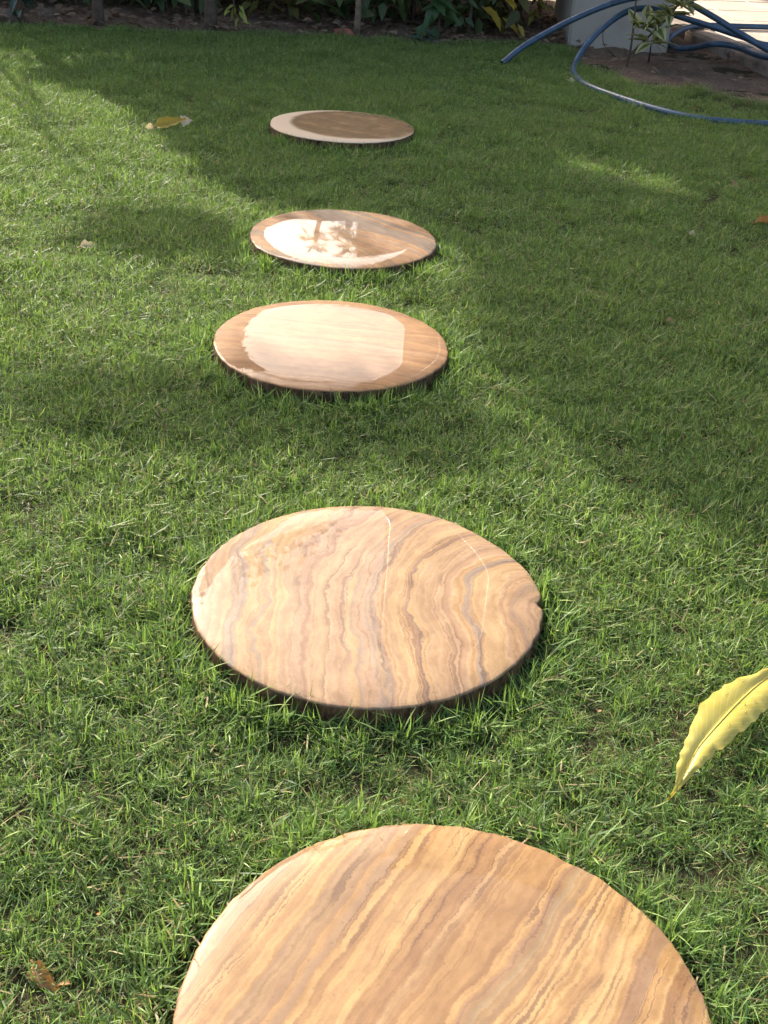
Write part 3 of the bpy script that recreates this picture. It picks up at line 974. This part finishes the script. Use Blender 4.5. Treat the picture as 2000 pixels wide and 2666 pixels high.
# lime yellow young leaves
b0 = P(505, 74)
top = PY(505, 15, b0.y)
leafy_plant('lime_leaved_plant', b0, ring_leaves(top, 6, 0.075, 8, (-1.0, 0.2), 0.03) + [(PY(520, 48, b0.y), 0.06, 0.1, 0.1, 0.3), (PY(515, 38, b0.y), 0.06, -2.0, -0.7, 0.3)] + ring_leaves(top + Vector((0, 0, .1)), 6, .08, 18, (-.5, .6), .04), limem,
            [(b0 - Vector((0, 0, .01)), b0.lerp(top, .5), top, top + Vector((0, 0, .12)))], M['bark'], 'small plant with lime yellow leaves among brown stems', r=0.005)
# golden leaves before the column
b0 = P(1120, 92)
top = PY(1085, -10, b0.y)
lv = [(PY(1040, 14, b0.y), 0.16, -0.15, -0.40, 0.5), (PY(1085, 38, b0.y - .02), 0.13, -0.25, -0.45, 0.5), (PY(1118, 52, b0.y - .03), 0.09, -0.6, -0.75, 0.4), (PY(1060, 25, b0.y), 0.12, -0.9, -0.5, 0.2)]
lv += ring_leaves(top + Vector((0, 0, .02)), 9, 0.13, 10, (-.6, .5), .05)
leafy_plant('golden_leaved_plant', b0, lv, goldm, [(b0 - Vector((0, 0, .01)), b0.lerp(top, .5) + Vector((.03, 0, 0)), top, top + Vector((-.02, 0, .12)))], M['bark'], 'drooping plant with dull golden leaves left of the white column', r=0.007)
b0 = P(1160, 84)
top = PY(1172, -4, b0.y + .3)
leafy_plant('golden_leaved_plant', b0, ring_leaves(top, 9, 0.06, 12, (-.8, .6), .04) + ring_leaves(PY(1150, 20, b0.y + .2), 8, .08, 13, (-.8, .3), .04), [limem[0], goldm[0]],
            [(b0 - Vector((0, 0, .01)), b0.lerp(top, .5), top)], M['bark'], 'bright yellow leaved sprig close to the white column', r=0.005)
# variegated shrub with hose around it
b0 = P(1352, 150)
Y = b0.y
stA = [b0 - Vector((0, 0, .01)), PY(1362, 105, Y), PY(1368, 60, Y), PY(1372, 20, Y + .02), PY(1378, -40, Y + .03)]
stB = [PY(1360, 118, Y), PY(1385, 95, Y), PY(1410, 70, Y), PY(1450, 30, Y), PY(1480, -10, Y)]
stC = [P(1400, 138), PY(1404, 115, Y + .1), PY(1406, 95, Y + .05)]
lv = []
for (px_, py_, n_) in ((1385, 62, 5), (1402, 48, 4), (1405, 92, 6), (1425, 60, 4), (1447, 32, 6), (1470, 15, 6), (1480, -20, 7), (1378, -40, 8), (1440, -30, 6)):
    lv += ring_leaves(PY(px_, py_, Y), n_ + 4, 0.118, px_, (-0.3, 0.95), 0.012)
vp = leafy_plant('variegated_shrub', b0, lv, vari, [stA, stB, stC], M['bark'], 'young shrub with cream edged leaves on thin stems before the column', r=0.006)
tw_ = P(1335, 128)
mb = MB()
mb.tube(spline([tw_ - b0, PY(1318, 112, Y) - b0, PY(1304, 95, Y) - b0, PY(1302, 66, Y) - b0], 4), 0.0022, 5)
mb.tube(spline([PY(1302, 70, Y) - b0, PY(1302, 65, Y) - b0, PY(1303, 60, Y) - b0], 2), [0.002, 0.008, 0.003, 0.002, 0.001], 6)
mb.build('bare_twig', M['bark'], vp, True)

# thin pale trunks rising at the front of the bed
for (px_, py_, w_, lean_, lab) in ((770, 84, 0.017, 0.02, 'straight pale thin trunk beside the red stone'), (455, 76, 0.034, 0.01, 'thick brown trunk beside the lime yellow leaves'), (215, 66, 0.030, -0.02, 'brown trunk in shade between the dark glossy plant and the lime leaves'), (1010, 88, 0.010, 0.03, 'thin grey trunk between the broad leaves and the golden leaves')):
    b0 = P(px_, py_ - 4)
    root = empty('young_tree', b0)
    h_ = 0.95
    ps = spline([(0, 0, -.02), (lean_ * .3, 0, .3), (lean_, .02, .6), (lean_ * .5, .03, h_)], 5)
    mb = MB(); mb.tube(ps, [w_ * (1.15 if j == 0 else 1 - .5 * j / len(ps)) for j in range(len(ps))], 9)
    mb.build('trunk', M['bark_pale'] if px_ == 770 else M['bark'], root, True)
    c = np.array([lean_ * .5, .1, h_ - 0.1]) + np.clip(rng.normal(0, 1, (160, 3)), -1.6, 1.0) * np.array([.14, .12, .14])
    scatter_leaves('crown', c, 0.09, M['foliage'], root, .42, .4, px_)
    tag(root, lab, 'young tree')


# ------------------------------------------------------------------ litter, stones in the bed
def rock(name, loc, size, mat, seed, label):
    bm = bmesh.new()
    bmesh.ops.create_icosphere(bm, subdivisions=3, radius=1)
    for v in bm.verts:
        n_ = v.co.normalized()
        k = 1 + 0.22 * noise.noise(n_ * 1.3 + Vector((seed, 0, 0))) + 0.08 * noise.noise(n_ * 4 + Vector((seed, 1, 0)))
        v.co = Vector((n_.x * size[0] * k, n_.y * size[1] * k, n_.z * size[2] * k + size[2] * 0.55))
    me = bpy.data.meshes.new(name)
    bm.to_mesh(me)
    bm.free()
    me.polygons.foreach_set('use_smooth', [True] * len(me.polygons))
    me.materials.append(mat)
    o = bpy.data.objects.new(name, me)
    o.location = loc
    col.objects.link(o)
    tag(o, label, 'stone')


def bedz(v, dz=0.008):
    return Vector((v.x, v.y, dz))


rock('stone', bedz(P(742, 80)), (0.055, 0.035, 0.022), M['red_stone'], 3, 'reddish flat stone beside the thin pale trunk')
rock('stone', bedz(P(608, 70)), (0.028, 0.024, 0.026), M['pale_stone'], 5, 'small pale round stone at the foot of the hedge')
rock('stone', bedz(P(965, 72)), (0.032, 0.022, 0.018), M['pale_stone'], 8, 'pale stone near the broad green leaves')
rock('stone', bedz(P(22, 52)), (0.06, 0.05, 0.040), M['pale_stone'], 9, 'large pale brown stone at the foot of the dark glossy plant')
rock('stone', bedz(P(100, 44)), (0.05, 0.04, 0.030), M['pale_stone'], 11, 'brown stone right of the dark glossy plant')

nl = 2600
lx, ly = rng.uniform(-3.2, 0.85, nl), rng.uniform(5.9, 7.7, nl)
k = in_poly(lx, ly, FBED_POLY)
lx, ly = lx[k], ly[k]
rx, ry = rng.uniform(0.75, 1.75, 160), rng.uniform(5.0, 7.0, 160)
k = in_poly(rx, ry, RBED_POLY)
lx, ly = np.concatenate([lx, rx[k]]), np.concatenate([ly, ry[k]])
lz = 0.030 + rng.random(len(lx)) * 0.02
lit = scatter_leaves('leaf_litter', np.stack([lx, ly, lz], 1), 0.055, M['litter'], None, 0.5, 0, 5, True)
tag(lit, 'brown dead leaves littering the planting bed', 'leaf litter', kind='stuff')

# ------------------------------------------------------------------ stepping stones
TOP = 0.052
UNIT = CAM_Z - TOP
DISCS = [((-0.242, 4.415), .262), ((-0.159, 3.137), .251), ((-0.138, 2.408), .252), ((-0.016, 1.462), .258), ((0.092, 0.745), .262)]


def disc_mesh(R, seed, chip=None, inner=0.72, rim_slope=0.22):
    n = 220
    rs = random.Random(seed)
    prof = []   # (radius fraction, z) on the top, from the centre out
    rr = [0.0, 0.25, 0.5, 0.65] + [inner + (0.985 - inner) * k / 14 for k in range(15)]
    for q_ in rr:
        s = max(0, (q_ - inner) / (0.985 - inner))
        prof.append((q_, -R * (0.985 - inner) * rim_slope * s ** 3 / 3))
    zr = prof[-1][1]
    prof += [(0.991, zr - 0.0006), (0.996, zr - 0.0016), (0.9985, zr - 0.0032), (1.0, zr - 0.0055)]
    side = [(1.000, -0.014), (0.999, -0.022), (0.998, -0.031), (0.997, -0.040), (0.998, -0.050), (0.99, -0.068)]
    verts, faces = [(0, 0, 0)], []
    rings = prof[1:] + side
    for j, (f, z) in enumerate(rings):
        for k in range(n):
            a = 2 * math.pi * k / n
            ca, sa = math.cos(a), math.sin(a)
            e = 0.006 * noise.noise(Vector((ca * 1.4 + seed, sa * 1.4, seed))) + 0.0020 * noise.noise(Vector((ca * 9 + seed, sa * 9, 1))) + 0.0012 * noise.noise(Vector((ca * 38 + seed, sa * 38, 3)))
            w = max(0, (f - 0.6) / 0.4)
            r = R * f + e * w
            dz = 0
            if z <= -0.0024 - abs(zr) * 0.5 and j >= len(prof) - 4:
                rough = 0.0035 if j >= len(prof) - 1 else 0.0010
                r += rough * noise.noise(Vector((ca * 26 + seed, sa * 26, z * 90))) + rough * 0.6 * noise.noise(Vector((ca * 60 + seed, sa * 60, z * 160)))
                dz = 0.0008 * noise.noise(Vector((ca * 45, sa * 45, seed)))
            if chip:
                d = abs((a - chip[0] + math.pi) % (2 * math.pi) - math.pi)
                if d < chip[1] and f > 0.9:
                    r -= chip[2] * (1 - d / chip[1]) ** 0.7 * (f - 0.9) / 0.1
            verts.append((r * ca, r * sa, z + dz))
    for k in range(n):
        faces.append((0, 1 + k, 1 + (k + 1) % n))
    for j in range(len(rings) - 1):
        for k in range(n):
            a, b = 1 + j * n + k, 1 + j * n + (k + 1) % n
            faces.append((a, a + n, b + n, b))
    return verts, faces


DSPEC = [
    ('stone_soft_far', dict(seed=3.3, angle=1.2, freq=1.4, palette=[(0.25, (0.42, 0.27, 0.14)), (0.45, (0.36, 0.22, 0.10)), (0.55, (0.44, 0.28, 0.14)), (0.70, (0.30, 0.19, 0.09))], dry=(0.15, 0.03, 0.885), warp=0.10, dark=0.2), None, 'round sandstone slab farthest along the path with a pale rim and brown centre', -0.018, 0.0),
    ('stone_grey', dict(seed=7.9, angle=0.9, freq=1.7, palette=PAL_GREY, warp=0.10, dark=0.2, ior=1.26, tone=(0.86, 0.84, 0.84)), None, 'wet round sandstone slab mirroring palm trees and a house', 0.0, 0.0),
    ('stone_soft', dict(seed=12.4, angle=1.45, freq=1.6, palette=PAL_SOFT, warp=0.06, dark=0.25, ior=1.2, tone=(0.84, 0.81, 0.80)), None, 'wet round sandstone slab with a broad plain pale sky reflection', 0.0, 0.0),
    ('stone_fold', dict(seed=5.15, angle=0, freq=2.5, palette=PAL_FOLD, fold=(1.12, -0.10, 0.10), warp=0.075, dark=0.6, coat_rough=0.012, ior=1.2, tone=(0.96, 0.97, 0.94)), (0.02, 0.05, 0.010), 'round sandstone slab with folded swirling cream and mauve bands', 0.0, 0.0),
    ('stone_front', dict(seed=21.7, angle=-0.52, freq=2.6, palette=PAL_FRONT, warp=0.045, dark=0.6, coat_rough=0.025, ior=1.3, tone=(0.79, 0.77, 0.69)), None, 'round sandstone slab with straight diagonal orange and brown bands', 0.0, 0.0),
]
centres = []
for (c, r), (mn, kw, chip, lab, tx, ty) in zip(DISCS, DSPEC):
    R = r * UNIT
    v, f = disc_mesh(R, kw['seed'], chip)
    o = mesh_obj('stepping_stone', v, f, stone_mat(mn, **kw), None, True)
    o.location = (c[0] * UNIT, c[1] * UNIT, TOP)
    o.rotation_euler = (tx, ty, 0)
    tag(o, lab, 'stepping stone', 'round stepping stones across the lawn')
    centres.append((c[0] * UNIT, c[1] * UNIT, R))


# ------------------------------------------------------------------ grass: real blades, instanced in tufts
def tuft_mesh(name, n, rad, lmin, lmax, seed, lean=0.55, dryp=0.08, width=0.00082, sprawl=0.34):
    r = np.random.default_rng(seed)
    a = r.uniform(0, 2 * np.pi, n)
    d = rad * np.sqrt(r.random(n))
    base = np.stack([d * np.cos(a), d * np.sin(a), np.zeros(n)], 1)
    az = r.uniform(0, 2 * np.pi, n)
    L = r.uniform(lmin, lmax, n)
    th0 = np.abs(r.normal(lean, 0.38, n))
    dth = np.abs(r.normal(0.85, 0.6, n)) * r.choice([1, 1, 1, -0.5], n)
    flat = r.random(n) < sprawl
    th0 = np.where(flat, r.uniform(0.8, 1.4, n), th0)
    dth = np.where(flat, r.normal(0.0, 0.45, n), dth)
    base[:, 2] = np.where(flat, r.uniform(0.004, 0.018, n), 0)
    dry = (r.random(n) < dryp).astype(float)
    th0 = np.where(dry > 0, r.uniform(0.9, 1.5, n), th0)
    w = width * r.uniform(0.65, 1.25, n)
    sd = np.stack([-np.sin(az), np.cos(az), np.zeros(n)], 1)
    tw = r.normal(0, 0.9, n)
    seg = 3
    p = base.copy()
    rows = []
    for i in range(seg + 1):
        t = i / seg
        th = np.clip(th0 + dth * t, -0.3, 1.75)
        dirv = np.stack([np.cos(az) * np.sin(th), np.sin(az) * np.sin(th), np.cos(th)], 1)
        if i > 0:
            p = p + dirv * (L / seg)[:, None]
        nrm = np.cross(sd, dirv)
        s = sd * np.cos(tw * t)[:, None] + nrm * np.sin(tw * t)[:, None]
        ww = (w * (1.0, 1.0, 0.78, 0.08)[i])[:, None]
        q = p.copy()
        q[:, 2] = np.maximum(q[:, 2], 0.001)
        rows.append(q - s * ww)
        rows.append(q + s * ww)
    v = np.stack(rows, 1)                       # n, 8, 3
    nv = v.shape[1]
    verts = v.reshape(-1, 3)
    b = (np.arange(n) * nv)[:, None]
    f = np.concatenate([b + np.array([[0, 1, 3, 2]]), b + np.array([[2, 3, 5, 4]]), b + np.array([[4, 5, 7, 6]])], 0)
    me = bpy.data.meshes.new(name)
    me.vertices.add(len(verts))
    me.vertices.foreach_set('co', verts.ravel())
    me.loops.add(len(f) * 4)
    me.polygons.add(len(f))
    me.loops.foreach_set('vertex_index', f.ravel())
    me.polygons.foreach_set('loop_start', np.arange(0, len(f) * 4, 4))
    me.polygons.foreach_set('loop_total', np.full(len(f), 4))
    me.polygons.foreach_set('use_smooth', np.ones(len(f), bool))
    rnd = np.repeat(r.random(n), nv)
    at = me.color_attributes.new('blade', 'FLOAT_COLOR', 'POINT')
    colr = np.stack([rnd, np.repeat(dry, nv), np.tile(np.repeat(np.linspace(0, 1, seg + 1), 2), n), np.ones(n * nv)], 1)
    at.data.foreach_set('color', colr.astype(np.float32).ravel())
    me.update(calc_edges=True)
    me.materials.append(M['grass'])
    return me


def instanced(name, points, rotz, scale, tint, tufts, label):
    me = bpy.data.meshes.new(name)
    me.vertices.add(len(points))
    me.vertices.foreach_set('co', np.asarray(points, np.float32).ravel())
    n = len(points)
    for nm, typ, arr in (('rotz', 'FLOAT', rotz), ('isc', 'FLOAT', scale), ('tint', 'FLOAT', tint), ('pick', 'INT', rng.integers(0, len(tufts), n))):
        a = me.attributes.new(nm, typ, 'POINT')
        a.data.foreach_set('value', np.asarray(arr, np.int32 if typ == 'INT' else np.float32))
    o = bpy.data.objects.new(name, me)
    col.objects.link(o)
    src = bpy.data.collections.new(name + '_tufts')
    for i, t in enumerate(tufts):
        src.objects.link(bpy.data.objects.new('tuft', t))
    ng = bpy.data.node_groups.new(name + '_nodes', 'GeometryNodeTree')
    ng.interface.new_socket('Geometry', in_out='INPUT', socket_type='NodeSocketGeometry')
    ng.interface.new_socket('Geometry', in_out='OUTPUT', socket_type='NodeSocketGeometry')
    N = ng.nodes.new
    gi, go = N('NodeGroupInput'), N('NodeGroupOutput')
    iop, ci = N('GeometryNodeInstanceOnPoints'), N('GeometryNodeCollectionInfo')
    ci.inputs['Collection'].default_value = src
    ci.inputs['Separate Children'].default_value = True
    ci.inputs['Reset Children'].default_value = True
    iop.inputs['Pick Instance'].default_value = True

    def attr(nm, typ='FLOAT'):
        a = N('GeometryNodeInputNamedAttribute')
        a.data_type = typ
        a.inputs[0].default_value = nm
        return a.outputs[0]
    comb = N('ShaderNodeCombineXYZ')
    ng.links.new(attr('rotz'), comb.inputs[2])
    e2r = N('FunctionNodeEulerToRotation')
    ng.links.new(comb.outputs[0], e2r.inputs[0])
    ng.links.new(gi.outputs[0], iop.inputs['Points'])
    ng.links.new(ci.outputs[0], iop.inputs['Instance'])
    ng.links.new(e2r.outputs[0], iop.inputs['Rotation'])
    ng.links.new(attr('isc'), iop.inputs['Scale'])
    ng.links.new(attr('pick', 'INT'), iop.inputs['Instance Index'])
    ng.links.new(iop.outputs[0], go.inputs[0])
    md = o.modifiers.new('tufts', 'NODES')
    md.node_group = ng
    tag(o, label, 'grass', kind='stuff')
    return o


LAWN_POLY = EDGE + RBED + [RBED[-1] + Vector((0.6, -0.25, 0)), Vector((2.3, 0.0, 0)), Vector((2.0, -0.3, 0)), Vector((-2.5, -0.3, 0)), Vector((-6.5, 5.5, 0))]
TR = 0.045
tufts = [tuft_mesh('tuft', 170, TR, 0.010, 0.034, 40 + k, dryp=0.05 + 0.03 * (k % 4)) for k in range(10)]
step = 0.040
gx, gy = np.meshgrid(np.arange(-4.2, 2.3, step), np.arange(0.15, 6.7, step))
gx = (gx + rng.uniform(-step * .5, step * .5, gx.shape)).ravel()
gy = (gy + rng.uniform(-step * .5, step * .5, gy.shape)).ravel()
k = in_poly(gx, gy, LAWN_POLY) & ((gy < 3.2) | (rng.random(len(gx)) < 0.8)) & (np.abs(gx) < 0.55 + gy * 0.42)
for (cx, cy, R) in centres:
    k &= np.hypot(gx - cx, gy - cy) > R + TR * 0.55
_a = np.arctan2(gy - centres[4][1], gx - centres[4][0])
k &= ~((np.hypot(gx - centres[4][0], gy - centres[4][1]) < centres[4][2] + 0.065) & (np.abs(_a) > 2.5))
gx, gy = gx[k], gy[k]
patch = np.array([fbm(x, y, 1.6, 3.0) for x, y in zip(gx, gy)])
small = np.array([fbm(x, y, 9.0, 6.0, 2) for x, y in zip(gx, gy)])
sc = np.clip(0.88 + 0.10 * (gy > 3.2) + 0.22 * patch + 0.48 * small + rng.normal(0, 0.15, len(gx)), 0.45, 1.6)
tint = np.clip(0.30 + 0.55 * patch + 0.45 * small + rng.normal(0, 0.12, len(gx)), 0, 1)
# thin dry patch by the kerb
bare = np.exp(-(((gx - P(1540, 232).x) / 0.22) ** 2 + ((gy - P(1540, 232).y) / 0.16) ** 2))
k = rng.random(len(gx)) > 0.85 * bare
gx, gy, sc, tint = gx[k], gy[k], sc[k], np.clip(tint[k] + bare[k], 0, 1)
instanced('grass', np.stack([gx, gy, np.full(len(gx), 0.009)], 1), rng.uniform(0, 6.28, len(gx)), sc, tint, tufts, 'short mown green grass of the lawn')
# longer uncut blades round the slabs
ltuft = [tuft_mesh('long_tuft', 26, 0.016, 0.020, 0.056, 80 + k, lean=0.6, dryp=0.05, width=0.00105) for k in range(8)]
fxs, fys = [], []
for (cx, cy, R) in centres:
    for j in range(230):
        a = random.uniform(0, 2 * math.pi)
        r = R + 0.010 + abs(random.gauss(0, 0.022))
        fxs.append(cx + r * math.cos(a)); fys.append(cy + r * math.sin(a))
ex = np.concatenate([rng.uniform(-2.2, 2.0, 5200), rng.uniform(-1.0, 1.1, 3600)]); ey = np.concatenate([rng.uniform(0.3, 6.0, 5200), rng.uniform(0.4, 2.4, 3600)])
k = in_poly(ex, ey, LAWN_POLY) & (np.abs(ex) < 0.6 + ey * 0.45)
for (cx, cy, R) in centres:
    k &= np.hypot(ex - cx, ey - cy) > R + 0.02
nfr = len(fxs)
fxs = np.concatenate([fxs, ex[k]]); fys = np.concatenate([fys, ey[k]])
fsc = np.concatenate([rng.uniform(0.7, 1.15, nfr), rng.uniform(0.45, 0.8, len(fxs) - nfr)])
instanced('grass', np.stack([fxs, fys, np.full(len(fxs), 0.008)], 1), rng.uniform(0, 6.28, len(fxs)), fsc, rng.uniform(0, 0.35, len(fxs)), ltuft, 'longer uncut grass blades around the stone slabs')

# ------------------------------------------------------------------ hose
HR = 0.0145


def GZ(px_, py_, z=HR + 0.012):
    return P(px_, py_, z)


e_ = P(1659, 60, patio_z + HR + .002)
hp = [GZ(1085, 137, 0.022), PY(1125, 104, 5.93), PY(1175, 74, 6.0), PY(1250, 36, 6.06), PY(1330, 5, 6.12), PY(1400, -8, 6.16), PY(1470, 0, 6.16), PY(1530, 30, 6.12), PY(1600, 73, 6.05), PY(1668, 112, 5.98)]
last = hp[-1]
hp += [last + Vector((0.16, -0.08, -0.045)), Vector((2.15, 5.95, patio_z + HR)), Vector((2.55, 6.5, patio_z + HR + .002)), Vector((2.45, 7.2, patio_z + HR + .002))]
hp += [P(1700, 60, patio_z + HR + .004), P(1600, 57, patio_z + HR + .004), P(1520, 55, patio_z + HR + .004), P(1478, 62, 0.085), P(1450, 78, 0.065), P(1443, 92, 0.04), P(1462, 104, 0.034), P(1500, 103, 0.055), P(1540, 95, patio_z + HR + .015), P(1590, 101, patio_z + HR + .015), P(1659, 124, patio_z + HR + .012)]
l2 = hp[-1]
hp += [l2 + Vector((0.25, -0.12, 0.01)), Vector((2.45, 6.4, patio_z + HR + .034)), Vector((2.15, 6.55, 0.13))]
hp += [PY(1668, 98, 6.30), PY(1600, 78, 6.28), PY(1545, 60, 6.25), PY(1490, 43, 6.22), PY(1440, 27, 6.2), PY(1395, 18, 6.17), PY(1350, 27, 6.12), PY(1300, 62, 6.05), PY(1262, 103, 5.97), GZ(1241, 140, 0.035), GZ(1240, 160), GZ(1262, 182), GZ(1330, 209), GZ(1420, 237), GZ(1500, 255), GZ(1580, 264), GZ(1659, 268), GZ(1740, 270)]
l3 = hp[-1]
hp += [l3 + Vector((0.3, 0.02, 0)), l3 + Vector((0.6, -0.1, 0.04))]
hs = spline(hp, 9)
mb = MB()
mb.tube(hs, HR, 14, cap=False)
hose = mb.build('garden_hose', M['hose'], None, True)
mb = MB()
t_ = (hs[0] - hs[1]).normalized()
mb.tube([hs[0] + t_ * 0.0005, hs[0] - t_ * 0.03], 0.0105, 12)
mb.build('bore', simple('hose_bore', (0.01, 0.012, 0.015), 0.9), hose)
tag(hose, 'dark blue rubber garden hose looping over the bed onto the grass', 'hose')


# ------------------------------------------------------------------ fallen leaves
def fallen(name, mesh, loc, rot, L, label, cat='leaf', group=None):
    o = bpy.data.objects.new(name, mesh)
    o.location, o.rotation_euler, o.scale = loc, rot, (L, L, L)
    col.objects.link(o)
    tag(o, label, cat, group)
    return o


# the large yellow leaf: built along its own midrib
mid_px = [(1429, 1749, .008), (1447, 1722, .022), (1463, 1699, .034), (1487, 1655, .042), (1507, 1617, .046), (1529, 1589, .048), (1561, 1553, .050), (1591, 1521, .051), (1627, 1487, .051), (1659, 1463, .051), (1700, 1438, .050), (1745, 1418, .046), (1790, 1402, .040)]
lef_px = [(1428, 1748, .008), (1443, 1723, .022), (1457, 1698, .036), (1463, 1648, .047), (1478, 1605, .052), (1493, 1568, .055), (1512, 1524, .058), (1548, 1492, .058), (1590, 1467, .058), (1640, 1450, .057), (1690, 1432, .054), (1740, 1415, .048), (1788, 1401, .040)]
rig_px = [(1430, 1750, .008), (1451, 1722, .021), (1470, 1701, .032), (1506, 1664, .043), (1534, 1638, .043), (1560, 1616, .043), (1594, 1588, .043), (1624, 1562, .043), (1655, 1532, .043), (1690, 1500, .043), (1730, 1462, .036), (1765, 1428, .038), (1792, 1404, .040)]
mid, lef, rig = [spline([P(*q_) for q_ in arr], 9) for arr in (mid_px, lef_px, rig_px)]
nm = len(mid)
V, Fc, UV = [], [], []
mcol = 6
for i, p in enumerate(mid):
    t = i / (nm - 1)
    fade = min(1, max(0, (t - .17) / .06)) * min(1, (1 - t) / .1)
    for k_ in range(-mcol, mcol + 1):
        a = k_ / mcol
        e = rig[i] if a > 0 else lef[i]
        ed = abs(a) ** 4
        q_ = p.lerp(e, abs(a))
        out = (e - p).normalized()
        ph_ = t * (74 if a > 0 else 92) + (0.8 if a > 0 else 0) + 1.5 * math.sin(t * 21)
        amp_ = 0.35 + 1.3 * abs(noise.noise(Vector((t * 9, a * 3, 2.0))))
        saw = (math.sin(ph_) + 0.35 * math.sin(2 * ph_ + 0.6)) * amp_
        q_ = q_ + out * 0.0022 * saw * ed * fade
        q_.z += (0.0022 * amp_ * math.sin(ph_ + 1.2) * ed * fade + 0.004 * math.sin(math.pi * abs(a)) * (1 if a > 0 else 0.6) * fade)
        V.append(q_)
        UV.append((t, 0.5 + a * 0.5, 0, 1))
cols = 2 * mcol + 1
for i in range(nm - 1):
    for k_ in range(cols - 1):
        b = i * cols + k_
        Fc.append((b, b + 1, b + cols + 1, b + cols))
org = P(1580, 1560)
yl = mesh_obj('fallen_yellow_leaf', [v - org for v in V], Fc, M['yellow_leaf'], None, True)
yl.location = org
at = yl.data.color_attributes.new('leafuv', 'FLOAT_COLOR', 'POINT')
at.data.foreach_set('color', [c for u in UV for c in u])
tag(yl, 'large wavy edged yellow leaf with water drops lying on the grass', 'leaf')
mb = MB()
for i in range(46):
    b = random.randrange(int(nm * .15), int(nm * .75)) * cols + random.randrange(1, cols - 1)
    c = V[b].lerp(V[b + 1], random.random()) - org
    r = random.uniform(0.0009, 0.0021)
    vs, fs = [c + Vector((0, 0, r * .75))], []
    for ring, (rr_, zz) in enumerate(((.75, .5), (1, 0), (.8, -.4))):
        for k_ in range(8):
            vs.append(c + Vector((math.cos(k_ * .785) * rr_ * r, math.sin(k_ * .785) * rr_ * r, zz * r)))
    for k_ in range(8):
        fs.append((0, 1 + k_, 1 + (k_ + 1) % 8))
        for ring in range(2):
            fs.append((1 + ring * 8 + k_, 9 + ring * 8 + k_, 9 + ring * 8 + (k_ + 1) % 8, 1 + ring * 8 + (k_ + 1) % 8))
    mb.add(vs, fs)
wd = mb.build('water_drops', M['water'], yl, True)
wd['kind'] = 'stuff'
mb = MB()
mp = [m_ - org + Vector((0, 0, .0006)) for m_ in mid]
mb.tube(mp, [0.0005 + 0.0006 * (1 - abs(2 * i / (nm - 1) - 1)) for i in range(nm)], 6)
mb.build('midrib', simple('leaf_midrib', (0.60, 0.46, 0.09), 0.5, 0.1), yl, True)

curl = leaf_mesh('curled_leaf', M['gold_leaf'], 1, 0.36, -0.5, 0.55, 9, 0.10, seed=4)
curlp = leaf_mesh('pale_curled_leaf', M['pale_dry_leaf'], 1, 0.34, 0.9, 0.7, 9, 0.14, seed=6)
curld = leaf_mesh('dry_curled_leaf', M['dry_leaf'], 1, 0.5, 1.0, 0.6, 9, 0.08, seed=7)
curlr = leaf_mesh('rust_curled_leaf', M['rust_leaf'], 1, 0.42, 0.9, 0.5, 9, 0.08, seed=8)
p = P(326, 272, .035)
cl_ = fallen('fallen_curled_leaf', curl, p, (0.7, -0.06, 0.20), 0.125, 'curled golden leaf with a pale tattered end on the far lawn')
share('leaf_tip', leaf_mesh('torn_tip', M['pale_dry_leaf'], 1, 0.9, 0.5, 0.4, 6, 0.2, stalk=0.0, seed=3), cl_, (0.80, 0.0, 0.10), (0.3, -0.2, 0.1), (0.34, 0.34, 0.34))
share('leaf_stub', leaf_mesh('pale_stub', M['pale_dry_leaf'], 1, 0.9, 0.3, 0.2, 6, 0.1, stalk=0.0, seed=5), cl_, (0.06, 0.02, 0.0), (-0.9, 0.25, 3.3), (0.22, 0.22, 0.22))
fallen('fallen_pale_leaf', curlp, P(166, 534, .024), (0.5, -0.1, 0.5), 0.075, 'small pale crumpled leaf in the sunny grass')
fallen('fallen_dry_leaf', curld, P(1624, 482, .030), (-0.6, -0.25, 0.15), 0.10, 'curled light brown leaf beside the shaded lawn edge')
fallen('fallen_dry_leaf', curld, P(1575, 402, .028), (0.5, 0.0, 0.4), 0.075, 'dull brown leaf sunk in the shaded grass')
fallen('fallen_tan_leaf', curlp, P(1223, 172, .026), (0.6, 0.0, -0.6), 0.07, 'small tan leaf touching the bend of the hose')
fallen('fallen_rust_leaf', curlr, P(68, 2072, .020), (0.7, 0.05, -0.9), 0.048, 'orange brown leaf half hidden in the grass near the banded slab')
fallen('fallen_pale_leaf', curlp, P(1482, 500, .024), (0.4, 0.1, -0.6), 0.055, 'narrow pale leaf sliver in the shaded grass')
fallen('fallen_dry_leaf', curld, P(1437, 692, .022), (0.4, 0.0, 0.2), 0.035, 'tiny brown leaf in the shaded grass right of the plain slab')
for j, (px_, py_) in enumerate(((250, 2215), (155, 2125), (320, 2160), (660, 1000), (1330, 960), (1290, 1540), (1200, 1640), (215, 1980), (520, 1000), (1260, 845), (880, 1725), (60, 1990), (1580, 1330), (300, 1030))):
    fallen('leaf_scrap', (curlp, curlr, curld)[j % 3], P(px_, py_, .016), (random.uniform(-.6, .6), random.uniform(-.2, .2), random.uniform(0, 6.28)), random.uniform(0.010, 0.017), 'tiny dry leaf scrap lying in the lawn', 'leaf scrap', 'dry leaf scraps in the lawn')
